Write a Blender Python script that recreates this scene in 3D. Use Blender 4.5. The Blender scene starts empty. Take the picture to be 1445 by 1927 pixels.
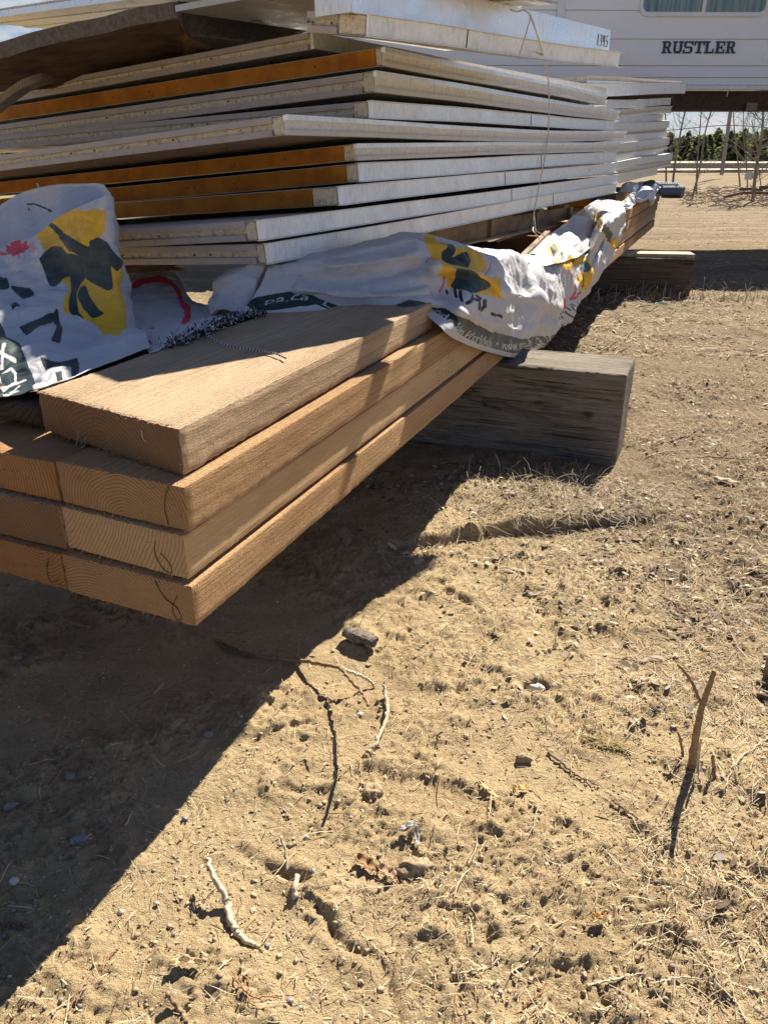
import bpy, math, random
import numpy as np
from mathutils import Vector
random.seed(7); RNG=np.random.default_rng(11)
S=bpy.context.scene; C=S.collection
# ------------------------------------------------------------------ camera / light
CAM_H=1.10; FPX=1448.0; CX=722.5; CY=963.5
PITCH=math.atan((CY-295)/FPX)
cam=bpy.data.cameras.new('camera'); camo=bpy.data.objects.new('camera',cam); C.objects.link(camo)
camo.location=(0,0,CAM_H); camo.rotation_euler=(math.pi/2-PITCH,0,0)
cam.sensor_fit='VERTICAL'; cam.sensor_height=36; cam.lens=36*FPX/1927; cam.clip_start=.02; cam.clip_end=2000
S.camera=camo
SUN_AZ=28.2; SUN_EL=41.5
w=bpy.data.worlds.new('World'); S.world=w; w.use_nodes=True
nt=w.node_tree; nt.nodes.clear()
def wn(t,**k):
    n=nt.nodes.new(t)
    for a,b in k.items(): setattr(n,a,b)
    return n
out=wn('ShaderNodeOutputWorld'); bg=wn('ShaderNodeBackground'); bg.inputs[1].default_value=.029
sky=wn('ShaderNodeTexSky',sky_type='NISHITA',sun_disc=False,sun_elevation=math.radians(SUN_EL),sun_rotation=math.radians(SUN_AZ))
sky.air_density=1.0; sky.dust_density=.6; sky.ozone_density=1.5
tc=wn('ShaderNodeTexCoord'); mp=wn('ShaderNodeMapping'); mp.inputs['Scale'].default_value=(1,1,3.2)
nz=wn('ShaderNodeTexNoise'); nz.inputs['Scale'].default_value=7; nz.inputs['Detail'].default_value=9; nz.inputs['Roughness'].default_value=.6
rp=wn('ShaderNodeValToRGB'); rp.color_ramp.elements[0].position=.45; rp.color_ramp.elements[1].position=.57
sx=wn('ShaderNodeSeparateXYZ'); mr=wn('ShaderNodeMapRange'); mr.inputs[1].default_value=.02; mr.inputs[2].default_value=.45; mr.inputs[3].default_value=1; mr.inputs[4].default_value=.15
mu=wn('ShaderNodeMath',operation='MULTIPLY'); mx=wn('ShaderNodeMixRGB'); mx.inputs[2].default_value=(10.5,10.6,10.9,1)
L=nt.links.new
tint=wn('ShaderNodeMixRGB',blend_type='MULTIPLY'); tint.inputs[0].default_value=1; tint.inputs[2].default_value=(.62,.86,1.22,1); L(sky.outputs[0],tint.inputs[1])
L(tc.outputs['Generated'],mp.inputs[0]); L(mp.outputs[0],nz.inputs['Vector']); L(nz.outputs[0],rp.inputs[0])
L(tc.outputs['Generated'],sx.inputs[0]); L(sx.outputs[2],mr.inputs[0]); L(rp.outputs[0],mu.inputs[0]); L(mr.outputs[0],mu.inputs[1])
L(mu.outputs[0],mx.inputs[0]); L(tint.outputs[0],mx.inputs[1]); L(mx.outputs[0],bg.inputs[0]); L(bg.outputs[0],out.inputs[0])
sd=bpy.data.lights.new('sun','SUN'); sd.energy=5.0; sd.angle=math.radians(.5); sd.color=(1,.90,.745)
so=bpy.data.objects.new('sun',sd); C.objects.link(so)
az,el=math.radians(SUN_AZ),math.radians(SUN_EL)
SUNV=Vector((math.sin(az)*math.cos(el),math.cos(az)*math.cos(el),math.sin(el)))
so.rotation_euler=SUNV.to_track_quat('Z','Y').to_euler(); so.location=(3,6,6)
S.view_settings.view_transform='Standard'; S.view_settings.look='None'; S.view_settings.exposure=1.24; S.view_settings.gamma=1
S.cycles.max_bounces=6; S.cycles.diffuse_bounces=3; S.cycles.transparent_max_bounces=8
# ------------------------------------------------------------------ pixel -> place helpers (real depths)
def ray(x,y):
    dx=(x-CX)/FPX; dy=(y-CY)/FPX
    d=np.array([dx, math.cos(PITCH)-dy*math.sin(PITCH), -math.sin(PITCH)-dy*math.cos(PITCH)])
    return d/d[1]
O3=np.array([0,0,CAM_H])
def atD(x,y,D): return O3+ray(x,y)*D
def atz(x,y,z): r=ray(x,y); return O3+r*((z-CAM_H)/r[2])
def atpl(x,y,p0,ang):
    r=ray(x,y); n=(math.cos(math.radians(ang)),-math.sin(math.radians(ang)))
    return O3+r*((n[0]*p0[0]+n[1]*p0[1])/(n[0]*r[0]+n[1]*r[1]))
# ------------------------------------------------------------------ noise
def _h(ix,iy,iz,s):
    n=(ix.astype(np.int64)*374761393+iy.astype(np.int64)*668265263+iz.astype(np.int64)*2147483647+s*974634777)&0xffffffff
    n=((n^(n>>13))*1274126177)&0xffffffff
    n=((n^(n>>16))*2246822519)&0xffffffff
    return ((n^(n>>15))&0xffffff)/float(0xffffff)
def vn2(x,y,s=0):
    ix=np.floor(x);iy=np.floor(y);fx=x-ix;fy=y-iy;z=np.zeros_like(ix)
    fx=fx*fx*fx*(fx*(fx*6-15)+10);fy=fy*fy*fy*(fy*(fy*6-15)+10)
    a=_h(ix,iy,z,s);b=_h(ix+1,iy,z,s);c=_h(ix,iy+1,z,s);d=_h(ix+1,iy+1,z,s)
    return (a+(b-a)*fx)+((c+(d-c)*fx)-(a+(b-a)*fx))*fy
def pn2(x,y,s=0):
    c,si=math.cos(.6+s),math.sin(.6+s)
    x,y=c*x-si*y+13.1*s,si*x+c*y-7.7*s
    ix=np.floor(x);iy=np.floor(y);fx=x-ix;fy=y-iy;z=np.zeros_like(ix)
    ux=fx*fx*fx*(fx*(fx*6-15)+10);uy=fy*fy*fy*(fy*(fy*6-15)+10)
    def g(a,b,dx,dy):
        t=_h(a,b,z,s)*6.2831853
        return np.cos(t)*dx+np.sin(t)*dy
    n00=g(ix,iy,fx,fy);n10=g(ix+1,iy,fx-1,fy);n01=g(ix,iy+1,fx,fy-1);n11=g(ix+1,iy+1,fx-1,fy-1)
    return (n00+(n10-n00)*ux)+((n01+(n11-n01)*ux)-(n00+(n10-n00)*ux))*uy
def vn3(x,y,z,s=0):
    iz=np.floor(z);fz=z-iz;fz=fz*fz*(3-2*fz)
    ix=np.floor(x);iy=np.floor(y);fx=x-ix;fy=y-iy;fx=fx*fx*(3-2*fx);fy=fy*fy*(3-2*fy)
    r=[]
    for k in (0,1):
        a=_h(ix,iy,iz+k,s);b=_h(ix+1,iy,iz+k,s);c=_h(ix,iy+1,iz+k,s);d=_h(ix+1,iy+1,iz+k,s)
        r.append((a+(b-a)*fx)+((c+(d-c)*fx)-(a+(b-a)*fx))*fy)
    return r[0]+(r[1]-r[0])*fz-.5
def sstep(a,b,x): t=np.clip((x-a)/(b-a),0,1); return t*t*(3-2*t)
# ------------------------------------------------------------------ materials
class MT:
    def __init__(s,name,rough=.7,metal=0,spec=.3):
        m=bpy.data.materials.new(name); m.use_nodes=True; s.m=m; s.t=m.node_tree
        s.b=s.t.nodes['Principled BSDF']; s.b.inputs['Roughness'].default_value=rough; s.b.inputs['Metallic'].default_value=metal
        s.b.inputs['Specular IOR Level'].default_value=spec
        s.co=s.t.nodes.new('ShaderNodeTexCoord')
    def L(s,a,b): s.t.links.new(a,b)
    def map(s,scale=(1,1,1),loc=(0,0,0),src='Object',rot=(0,0,0)):
        n=s.t.nodes.new('ShaderNodeMapping'); n.inputs['Scale'].default_value=scale; n.inputs['Location'].default_value=loc; n.inputs['Rotation'].default_value=rot
        s.L(s.co.outputs[src],n.inputs[0]); return n.outputs[0]
    def noise(s,vec,scale,detail=4,rough=.55,dist=0):
        n=s.t.nodes.new('ShaderNodeTexNoise'); n.inputs['Scale'].default_value=scale; n.inputs['Detail'].default_value=detail
        n.inputs['Roughness'].default_value=rough; n.inputs['Distortion'].default_value=dist; s.L(vec,n.inputs['Vector']); return n.outputs[0]
    def vor(s,vec,scale,feat='F1'):
        n=s.t.nodes.new('ShaderNodeTexVoronoi'); n.feature=feat; n.inputs['Scale'].default_value=scale; s.L(vec,n.inputs['Vector']); return n.outputs['Distance']
    def math(s,op,a,b=None):
        n=s.t.nodes.new('ShaderNodeMath'); n.operation=op
        for i,v in enumerate((a,b)):
            if v is None: continue
            if isinstance(v,(int,float)): n.inputs[i].default_value=v
            else: s.L(v,n.inputs[i])
        return n.outputs[0]
    def ramp(s,f,stops):
        n=s.t.nodes.new('ShaderNodeValToRGB'); e=n.color_ramp.elements
        while len(e)<len(stops): e.new(.5)
        for i,(p,c) in enumerate(stops):
            e[i].position=p; e[i].color=(c,c,c,1) if isinstance(c,(int,float)) else (*c,1)
        s.L(f,n.inputs[0]); return n.outputs[0]
    def mix(s,f,a,b,mode='MIX'):
        n=s.t.nodes.new('ShaderNodeMixRGB'); n.blend_type=mode
        for i,v in enumerate((f,a,b)):
            if isinstance(v,(int,float)): n.inputs[i].default_value=v if i==0 else (v,v,v,1)
            elif isinstance(v,tuple): n.inputs[i].default_value=(*v,1)
            else: s.L(v,n.inputs[i])
        return n.outputs[0]
    def col(s,c):
        if isinstance(c,tuple): s.b.inputs['Base Color'].default_value=(*c,1)
        else: s.L(c,s.b.inputs['Base Color'])
        return s
    def bump(s,h,strength=.5,dist=.002):
        n=s.t.nodes.new('ShaderNodeBump'); n.inputs['Strength'].default_value=strength; n.inputs['Distance'].default_value=dist
        s.L(h,n.inputs['Height']); s.L(n.outputs[0],s.b.inputs['Normal']); return s
    def rough(s,r): s.L(r,s.b.inputs['Roughness']); return s
def wood(name,light,dark,pith=(.14,-.05),spacing=.006,rb=.9,side=1.0,dirt=.0,bumpd=.0025,dirtc=(.2,.15,.1),endk=.30,endc=None):
    m=MT(name,.85,0,.15)
    v=m.map((1,.035,1),(-pith[0],0,-pith[1]))
    wn_=m.noise(v,9,2,.5); 
    n=m.t.nodes.new('ShaderNodeSeparateXYZ'); m.L(v,n.inputs[0])
    x2=m.math('MULTIPLY',n.outputs[0],n.outputs[0]); z2=m.math('MULTIPLY',n.outputs[2],n.outputs[2])
    r=m.math('SQRT',m.math('ADD',x2,z2)); r=m.math('ADD',r,m.math('MULTIPLY',wn_,.030))
    ph=m.math('FRACT',m.math('DIVIDE',r,spacing))
    ring=m.ramp(ph,[(0,0),(.62,.35),(.86,1),(1,.05)])
    fib=m.noise(m.map((1,.06,1)),260,4,.65)
    blotch=m.noise(m.map((1,.25,1)),9,4,.6)
    sn=m.t.nodes.new('ShaderNodeSeparateXYZ'); m.L(m.co.outputs['Normal'],sn.inputs[0]); endm=m.ramp(m.math('ABSOLUTE',sn.outputs[1]),[(.6,0),(.85,1)])
    rs=m.math('MULTIPLY',ring,m.math('ADD',m.math('MULTIPLY',endm,1-rb*.62),rb*.62))
    c=m.mix(rs,light,m.mix(endm,dark,tuple(v_*.62 for v_ in dark)))
    c=m.mix(m.ramp(fib,[(.3,.0),(.75,.35)]),c,tuple(v_*.55 for v_ in dark))
    c=m.mix(m.ramp(blotch,[(.40,0),(.68,.48+dirt)]),c,dirtc if dirt else tuple(v_*.75 for v_ in dark))
    k=m.vor(m.map((1,.45,1)),4.2); kn=m.ramp(k,[(.0,.85),(.045,.55),(.085,0)])
    c=m.mix(kn,c,tuple(v_*.45 for v_ in dark))
    c=m.mix(m.math('MULTIPLY',endm,endk),c,endc or tuple(v_*.45 for v_ in light))
    m.col(c)
    saw=m.noise(m.map((1,.22,1)),300,3,.75); saw2=m.noise(m.map((.25,9,1.2),rot=(.35,0,0)),38,2,.6)
    h=m.math('ADD',m.math('MULTIPLY',saw,.9*side),m.math('MULTIPLY',ring,.30))
    h=m.math('ADD',h,m.math('MULTIPLY',fib,.8)); h=m.math('ADD',h,m.math('MULTIPLY',saw2,.5*side))
    m.bump(h,1,bumpd*1.7); return m.m
FIR=[wood('sawn_fir_%d'%i,l,d,p,sp,rb,sd_,endk=(.72 if i==3 else .25),endc=((.15,.075,.035) if i==3 else None)) for i,(l,d,p,sp,rb,sd_) in enumerate([
 ((.66,.44,.24),(.42,.22,.09),(-.22,-.09),.0055,.75,1.3),
 ((.68,.49,.28),(.54,.34,.17),(-.5,.25),.007,.35,.5),
 ((.62,.41,.22),(.38,.20,.09),(-.13,-.01),.0062,.8,1.4),
 ((.62,.47,.31),(.36,.23,.13),(-.20,-.035),.0078,.85,1.1),
 ((.52,.30,.14),(.33,.15,.055),(-.24,.035),.0072,.85,1.0),
 ((.50,.27,.13),(.36,.17,.07),(-.06,.12),.006,.7,1.0)])]
def oldwood(name,light,dark,k=1.0):
    m=MT(name,.9,0,.12); v=m.map((1,.028,1)); f1=m.noise(v,85,5,.7); f2=m.noise(m.map((1,.05,1)),260,4,.7); cr=m.noise(m.map((1,.02,1),(3,0,1)),34,3,.5,.6); bl=m.noise(m.map((1,.5,1)),6,5,.65)
    c=m.mix(m.ramp(f1,[(.36,0),(.64,1)]),light,dark); c=m.mix(m.ramp(f2,[(.45,0),(.65,.55)]),c,tuple(q*.6 for q in dark)); crk=m.ramp(cr,[(.478,0),(.492,1),(.503,1),(.517,0)]); crm=m.math('MULTIPLY',crk,m.ramp(bl,[(.45,0),(.6,1)]))
    c=m.mix(m.math('MULTIPLY',crm,.85),c,(.02,.016,.012)); c=m.mix(m.ramp(bl,[(.5,0),(.75,.5)]),c,tuple(q*.5 for q in light)); kn=m.vor(m.map((1,.5,1)),5); c=m.mix(m.ramp(kn,[(.0,.9),(.05,.6),(.08,0)]),c,(.04,.03,.022)); m.col(c)
    h=m.math('ADD',m.math('MULTIPLY',f1,.9),m.math('MULTIPLY',f2,.7)); h=m.math('SUBTRACT',h,m.math('MULTIPLY',crm,1.6)); m.bump(h,1,.008); return m.m
OLDWOOD=oldwood('weathered_timber',(.32,.285,.24),(.19,.165,.135))
DARKWOOD=wood('dark_old_timber',(.15,.11,.085),(.07,.05,.04),(-.1,.1),.012,.7,1,.3,.004,(.05,.04,.03))
PALW=wood('pallet_wood',(.52,.41,.29),(.32,.23,.15),(-.3,.1),.009,.6,1,.2,.002,(.12,.09,.07))
PALE=wood('pale_plank_wood',(.66,.58,.45),(.5,.4,.28),(-.3,.1),.009,.4,.6,0,.002)
def simple(name,c,rough=.7,metal=0,nscale=40,amt=.3,bumpd=.001,spec=.3,c2=None,dt=5):
    m=MT(name,rough,metal,spec); n=m.noise(m.map(),nscale,dt,.6)
    m.col(m.mix(m.ramp(n,[(.35,0),(.68,1)]),c,c2 or tuple(v*(1-amt) for v in c))); m.bump(n,.5,bumpd); return m.m
def skin(name,c,metal=.15,rough=.42,streak=.5,dirt=(.30,.28,.24)):
    m=MT(name,rough,metal,.4)
    n1=m.noise(m.map(),11,6,.62); n2=m.noise(m.map((1,1,.25)),160,4,.7); n3=m.noise(m.map((6,6,1)),14,3,.6)
    f=m.math('MULTIPLY',m.ramp(n2,[(.45,0),(.68,1)]),m.ramp(n1,[(.35,.15),(.7,1)]))
    cc=m.mix(m.math('MULTIPLY',f,streak),c,dirt)
    cc=m.mix(m.ramp(n3,[(.56,0),(.72,.5)]),cc,tuple(v*.7 for v in c))
    m.col(cc); m.rough(m.ramp(n1,[(.3,rough-.08),(.7,rough+.2)]))
    m.bump(m.math('ADD',m.noise(m.map(),5,2,.5),m.math('MULTIPLY',n2,.05)),.35,.012); return m.m
ZINC=skin('galvanised_edge',(.84,.87,.90),.55,.34,.62,(.40,.385,.36))
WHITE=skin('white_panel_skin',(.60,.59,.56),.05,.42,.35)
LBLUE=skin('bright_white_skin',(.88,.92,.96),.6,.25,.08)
def ticks(name,c):
    m=MT(name,.55,.05,.3)
    n1=m.noise(m.map((70,70,6)),2.2,2,.5); n2=m.noise(m.map(),14,5,.6)
    cc=m.mix(m.ramp(n1,[(.70,0),(.74,.85)]),c,(.06,.05,.04)); cc=m.mix(m.ramp(n2,[(.45,0),(.75,.4)]),cc,tuple(v*.55 for v in c))
    m.col(cc); m.bump(n2,.2,.003); return m.m
STRIP=ticks('grey_edge_strip',(.42,.385,.37))
m=MT('speckled_foam',.95,0,.1); v=m.vor(m.map(),170); n=m.noise(m.map(),60,5,.7)
m.col(m.mix(m.ramp(n,[(.50,0),(.62,.75)]),m.mix(m.ramp(v,[(.1,.25),(.5,0)]),(.66,.61,.50),(.35,.29,.2)),(.33,.25,.15))); m.bump(m.math('ADD',v,n),.8,.003); FOAM=m.m
m=MT('orange_brown_board',.75,0,.2); n=m.noise(m.map(),7,6,.65); n2=m.vor(m.map((1,1,1)),26); 
m.col(m.mix(m.ramp(n2,[(.045,.9),(.09,0)]),m.mix(m.ramp(n,[(.35,0),(.7,1)]),(.50,.20,.026),(.24,.085,.014)),(.07,.035,.015))); m.bump(n,.3,.002); BROWN=m.m
UNDER=skin('panel_underside',(.46,.44,.38),.55,.28,.4)
DARK=simple('dark_gap',(.02,.018,.016))
FIBRE=simple('weathered_fibreboard',(.17,.145,.125),.9,0,70,.5,.003,c2=(.09,.075,.065))
FIBREB=simple('rusty_fibreboard_underside',(.20,.115,.055),.9,0,9,.7,.003,c2=(.055,.033,.02))
TWINE=simple('twine',(.62,.57,.48),.8); GREENCORD=simple('green_cord',(.10,.32,.2),.6)
PENCIL=simple('pencil_line',(.05,.04,.035),.6); STAPLE=simple('staple_wire',(.6,.58,.52),.4,.6)
TWIG=simple('twig_bark',(.34,.235,.14),.85,0,120,.5,.001); TWIGP=simple('pale_dry_stick',(.62,.52,.38),.8,0,160,.35,.001)
TWIGD=simple('dark_dry_stick',(.19,.135,.095),.9,0,90,.4,.001)
REDROOT=simple('reddish_rootlet',(.36,.17,.09),.85); BARK=simple('grey_bark',(.24,.21,.18),.95,0,45,.75,.006)
STW=simple('pale_stone',(.62,.60,.56),.7,0,25,.2); STG=simple('grey_stone',(.27,.27,.265),.7,0,30,.3); STO=simple('orange_stone',(.42,.24,.14),.8,0,30,.3)
STD=simple('small_brown_stone',(.30,.26,.22),.8,0,30,.4); LEAFM=simple('curled_dead_leaf',(.36,.21,.10),.8,0,60,.5,.002); YSTRAW=simple('yellow_straw',(.66,.55,.27),.8,0,90,.3)
RED=simple('red_paint',(.65,.07,.03),.6,0,20,.2)
# ------------------------------------------------------------------ mesh helpers
def mesh_obj(name,V,F,mats,parent=None,loc=None,smooth=False,midx=None):
    V=np.asarray(V,dtype=np.float64).reshape(-1,3)
    me=bpy.data.meshes.new(name)
    if isinstance(F,np.ndarray):
        n=F.shape[0]; k=F.shape[1]
        me.vertices.add(len(V)); me.loops.add(n*k); me.polygons.add(n)
        vv=V-np.array(loc) if loc is not None else V
        me.vertices.foreach_set('co',vv.astype(np.float32).ravel()); me.loops.foreach_set('vertex_index',F.astype(np.int32).ravel())
        me.polygons.foreach_set('loop_start',np.arange(0,n*k,k,dtype=np.int32)); me.polygons.foreach_set('loop_total',np.full(n,k,dtype=np.int32))
    else:
        vv=V-np.array(loc) if loc is not None else V
        me.from_pydata(vv.tolist(),[],F)
    if not isinstance(mats,(list,tuple)): mats=[mats]
    for mm in mats: me.materials.append(mm)
    if midx is not None: me.polygons.foreach_set('material_index',np.asarray(midx,dtype=np.int32))
    if smooth: me.polygons.foreach_set('use_smooth',np.ones(len(me.polygons),dtype=bool))
    me.update(calc_edges=True); me.validate()
    o=bpy.data.objects.new(name,me); C.objects.link(o)
    if parent is not None: o.parent=parent
    if loc is not None: 
        o.location=Vector(loc)-(Vector(parent['o']) if parent is not None and 'o' in parent.keys() else Vector((0,0,0)))
    return o
class MB:
    def __init__(s): s.V=[];s.F=[];s.M=[]
    def add(s,V,F,mi=0):
        b=len(s.V); s.V+= [tuple(map(float,v)) for v in V]; s.F+=[tuple(i+b for i in f) for f in F]; s.M+=[mi]*len(F); return s
    def hexa(s,P,mi=0): # 8 pts: bottom 4 ccw, top 4
        return s.add(P,[(3,2,1,0),(4,5,6,7),(0,1,5,4),(1,2,6,5),(2,3,7,6),(3,0,4,7)],mi)
    def box(s,x0,x1,y0,y1,z0,z1,mi=0,T=None):
        P=[(x0,y0,z0),(x1,y0,z0),(x1,y1,z0),(x0,y1,z0),(x0,y0,z1),(x1,y0,z1),(x1,y1,z1),(x0,y1,z1)]
        if T: P=[T(*p) for p in P]
        return s.hexa(P,mi)
    def tube(s,pts,r,n=6,mi=0,cap=True):
        pts=[Vector(p) for p in pts]; R=[r]*len(pts) if isinstance(r,(int,float)) else list(r)
        b=len(s.V); up=Vector((.3,.2,1)).normalized()
        for i,p in enumerate(pts):
            d=(pts[min(i+1,len(pts)-1)]-pts[max(i-1,0)]); d=d.normalized() if d.length>1e-9 else Vector((0,0,1))
            a=d.cross(up); a=a.normalized() if a.length>1e-4 else Vector((1,0,0)); c=d.cross(a)
            for k in range(n):
                t=2*math.pi*k/n; s.V.append(tuple(p+(a*math.cos(t)+c*math.sin(t))*R[i]))
        for i in range(len(pts)-1):
            for k in range(n):
                s.F.append((b+i*n+k,b+i*n+(k+1)%n,b+(i+1)*n+(k+1)%n,b+(i+1)*n+k)); s.M.append(mi(i) if callable(mi) else mi)
        if cap:
            s.F.append(tuple(b+k for k in reversed(range(n)))); s.M.append(0 if callable(mi) else mi)
            s.F.append(tuple(b+(len(pts)-1)*n+k for k in range(n))); s.M.append(0 if callable(mi) else mi)
        return s
    def build(s,name,mats,parent=None,loc=None,smooth=False):
        return mesh_obj(name,s.V,s.F,mats,parent,loc,smooth,s.M)
def tag(o,label=None,cat=None,group=None,kind=None):
    if label: o['label']=label
    if cat: o['category']=cat
    if group: o['group']=group
    if kind: o['kind']=kind
    return o
def thing(name,loc,label,cat,group=None):
    o=bpy.data.objects.new(name,None); C.objects.link(o); o.location=loc; o['o']=[float(v) for v in loc]; o.empty_display_size=.1
    return tag(o,label,cat,group)
def spline(pts,n):
    pts=np.array(pts,float); k=len(pts); t=np.linspace(0,k-1-1e-9,n); i=np.floor(t).astype(int); f=(t-i)[:,None]
    P=lambda j: pts[np.clip(j,0,k-1)]
    a,b,c,d=P(i-1),P(i),P(i+1),P(i+2)
    return .5*((2*b)+(-a+c)*f+(2*a-5*b+4*c-d)*f**2+(-a+3*b-3*c+d)*f**3)
def dense_box(Lx,Ly,Lz,step,ystep,disp):
    """closed box [0,Lx]x[0,Ly]x[0,Lz] as grids, displaced by a position function; returns V,F"""
    V=[];F=[];b=0
    def lin(L,s): return np.linspace(0,L,max(2,int(L/s)+1))
    xs,ys,zs=lin(Lx,step),(lin(Ly,ystep) if np.isscalar(ystep) else ystep),lin(Lz,step)
    for ax,val,flip in ((0,0,1),(0,Lx,0),(1,0,0),(1,Ly,1),(2,0,1),(2,Lz,0)):
        A,B=[(ys,zs),(xs,zs),(xs,ys)][ax]
        a,c=np.meshgrid(A,B,indexing='ij'); v=np.full(a.shape,float(val))
        P=np.stack([(v,a,c),(a,v,c),(a,c,v)][ax],-1).reshape(-1,3); na,nb=a.shape
        i=np.arange(na*nb).reshape(na,nb); q=np.stack([i[:-1,:-1],i[1:,:-1],i[1:,1:],i[:-1,1:]],-1).reshape(-1,4)
        if flip: q=q[:,::-1]
        V.append(P);F.append(q+b); b+=len(P)
    V=np.concatenate(V);F=np.concatenate(F)
    dims=np.array([Lx,Ly,Lz]); c=V-dims/2; e=(dims/2-np.abs(c)) # distance to faces
    near=(e<.004); cnt=near.sum(1)
    V=V+disp(V,near); 
    r=.0016; # soften the edges
    for k in range(3):
        m_=near[:,k]&(cnt>=2); V[m_,k]-=np.sign(c[m_,k])*r*.5
    return V,F
# ------------------------------------------------------------------ the ground
def seg_d(X,Y,a,b):
    ax,ay=a;bx,by=b; dx,dy=bx-ax,by-ay; t=np.clip(((X-ax)*dx+(Y-ay)*dy)/(dx*dx+dy*dy),0,1)
    return np.hypot(X-ax-t*dx,Y-ay-t*dy),t
g2=lambda x,y: tuple(atz(x,y,0)[:2])
LEDGE=[g2(*p) for p in ((700,1050),(790,1038),(880,1022),(950,1005),(1010,1002),(1090,990),(1170,985),(1330,985))]
PRINTS=[(g2(365,1550),25,1),(g2(690,1625),-20,1),(g2(800,1500),-12,.9),(g2(330,1720),40,.9),(g2(560,1500),60,.8),(g2(1040,1230),70,.8)]
CRACKS=[[g2(*p) for p in q] for q in (((700,1790),(730,1840),(745,1900),(750,1927)),((590,1700),(640,1770),(690,1800)),((450,1600),(520,1640),(575,1660)),((470,1400),(520,1380),(570,1372)),((840,1120),(880,1140),(905,1165)),((520,1485),(580,1490),(615,1500)))]
def ground_h(X,Y):
    X=np.asarray(X,float);Y=np.asarray(Y,float)
    far=1-sstep(12,40,Y)*.6
    h=.018*pn2(X*.9,Y*.9,1)+.012*pn2(X*2.3,Y*2.3,2)+.03*pn2(X*.2,Y*.2,3)*sstep(3,9,Y)
    nearm=1-sstep(7,11,Y)
    rough=sstep(-.12,.20,pn2(X*2.6,Y*2.6,5)+.5*pn2(X*7,Y*7,6)+.06)
    a=1-np.abs(pn2(X*26,Y*26,7))*2.2; b=1-np.abs(pn2(X*58,Y*58,8))*2.2; c=pn2(X*120,Y*120,9); d=1-np.abs(pn2(X*11,Y*11,10))*2.2
    e=pn2(X*210,Y*210,12)
    h=h+nearm*((.10+.90*rough)*(.0070*a+.0058*b+.0048*c+.0032*e)+.009*d*(.25+.75*rough)+.0012*c+.0007*e)
    h=h+nearm*(.2+.8*rough)*.016*np.clip(pn2(X*15,Y*19,11)-.12,0,1)*2-nearm*.003*np.clip(pn2(X*8,Y*8,13)-.15,0,1)*2
    # ledge: raised mound behind a torn edge
    D=np.full(X.shape,9.);sg=np.zeros(X.shape)
    for a_,b_ in zip(LEDGE[:-1],LEDGE[1:]):
        dd,t=seg_d(X,Y,a_,b_); side=((b_[0]-a_[0])*(Y-a_[1])-(b_[1]-a_[1])*(X-a_[0]))
        m_=dd<D; D=np.where(m_,dd,D); sg=np.where(m_,np.sign(side),sg)
    s_=sg*D+.018*pn2(X*14,Y*14,21)
    taper=np.exp(-((X-.45)/.42)**4)
    h=h+taper*(.042*sstep(-.006,.020,s_)*np.exp(-np.clip(s_,0,9)/.5)-.012*np.exp(-((s_+.015)/.022)**2))
    for (p,ang,sc) in PRINTS:
        ca,sa=math.cos(math.radians(ang)),math.sin(math.radians(ang)); u=(X-p[0])*ca+(Y-p[1])*sa; v=-(X-p[0])*sa+(Y-p[1])*ca
        m_=sstep(1,.85,np.sqrt((u/(.13*sc))**2+(v/(.052*sc))**2)) if False else (1-sstep(.55,1.15,np.sqrt((u/(.13*sc))**2+(v/(.052*sc))**2)))
        tread=np.sin(u*2*math.pi/.017)*(np.abs(v)>.008)
        h=h*(1-.75*m_)+m_*(-.0025+.0018*np.sign(tread)*np.minimum(1,np.abs(tread)*2))
    for q in CRACKS:
        D=np.full(X.shape,9.)
        for a_,b_ in zip(q[:-1],q[1:]): D=np.minimum(D,seg_d(X,Y,a_,b_)[0])
        D=D+.006*pn2(X*40,Y*40,31)
        h=h-.007*np.exp(-(D/.006)**2)*(.4+1.2*np.abs(pn2(X*25,Y*25,33))*2)+.004*np.exp(-((D-.02)/.012)**2)
    # hollow holding the pale stone
    sxp=g2(1008,1293); r=np.hypot((X-sxp[0])/.030,(Y-sxp[1])/.020); h=h*(1-np.exp(-(r/1.6)**4))-.020*(1-sstep(.8,1.1,r))
    h=h+0.0*far
    return h
def steps(a,b,f):
    o=[a]
    while o[-1]<b: o.append(o[-1]+f(o[-1]))
    return np.array(o)
ys=steps(.36,420,lambda y:.0034 if y<1 else (.0036*y if y<4 else .0125*y))
xp=steps(0,160,lambda x:.0048 if x<1.25 else .0048+.016*(x-1.25))
xs=np.concatenate([-xp[:0:-1],xp]); ys=np.concatenate([[-60,-20,-6,-2,-.6,0,.2],ys])
X,Y=np.meshgrid(xs,ys,indexing='ij'); Z=ground_h(X,Y)
idx=np.arange(X.size).reshape(X.shape); q=np.stack([idx[:-1,:-1],idx[1:,:-1],idx[1:,1:],idx[:-1,1:]],-1).reshape(-1,4)
m=MT('dry_sandy_soil',.95,0,.12); gm=m.map()
n1=m.noise(gm,1.3,5,.6); n2=m.noise(gm,9,6,.65); n3=m.noise(gm,90,5,.7); n4=m.noise(m.map((1,1,1)),420,3,.7)
cc=m.mix(m.ramp(n1,[(.38,0),(.62,1)]),(.61,.475,.275),(.50,.38,.215))
cc=m.mix(m.ramp(n2,[(.42,0),(.68,.75)]),cc,(.34,.25,.145)); cc=m.mix(m.ramp(n3,[(.48,0),(.72,.55)]),cc,(.22,.155,.09)); cc=m.mix(m.ramp(n4,[(.5,0),(.68,.6)]),cc,(.58,.46,.30))
sp=m.t.nodes.new('ShaderNodeSeparateXYZ'); m.L(m.co.outputs['Object'],sp.inputs[0])
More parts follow.
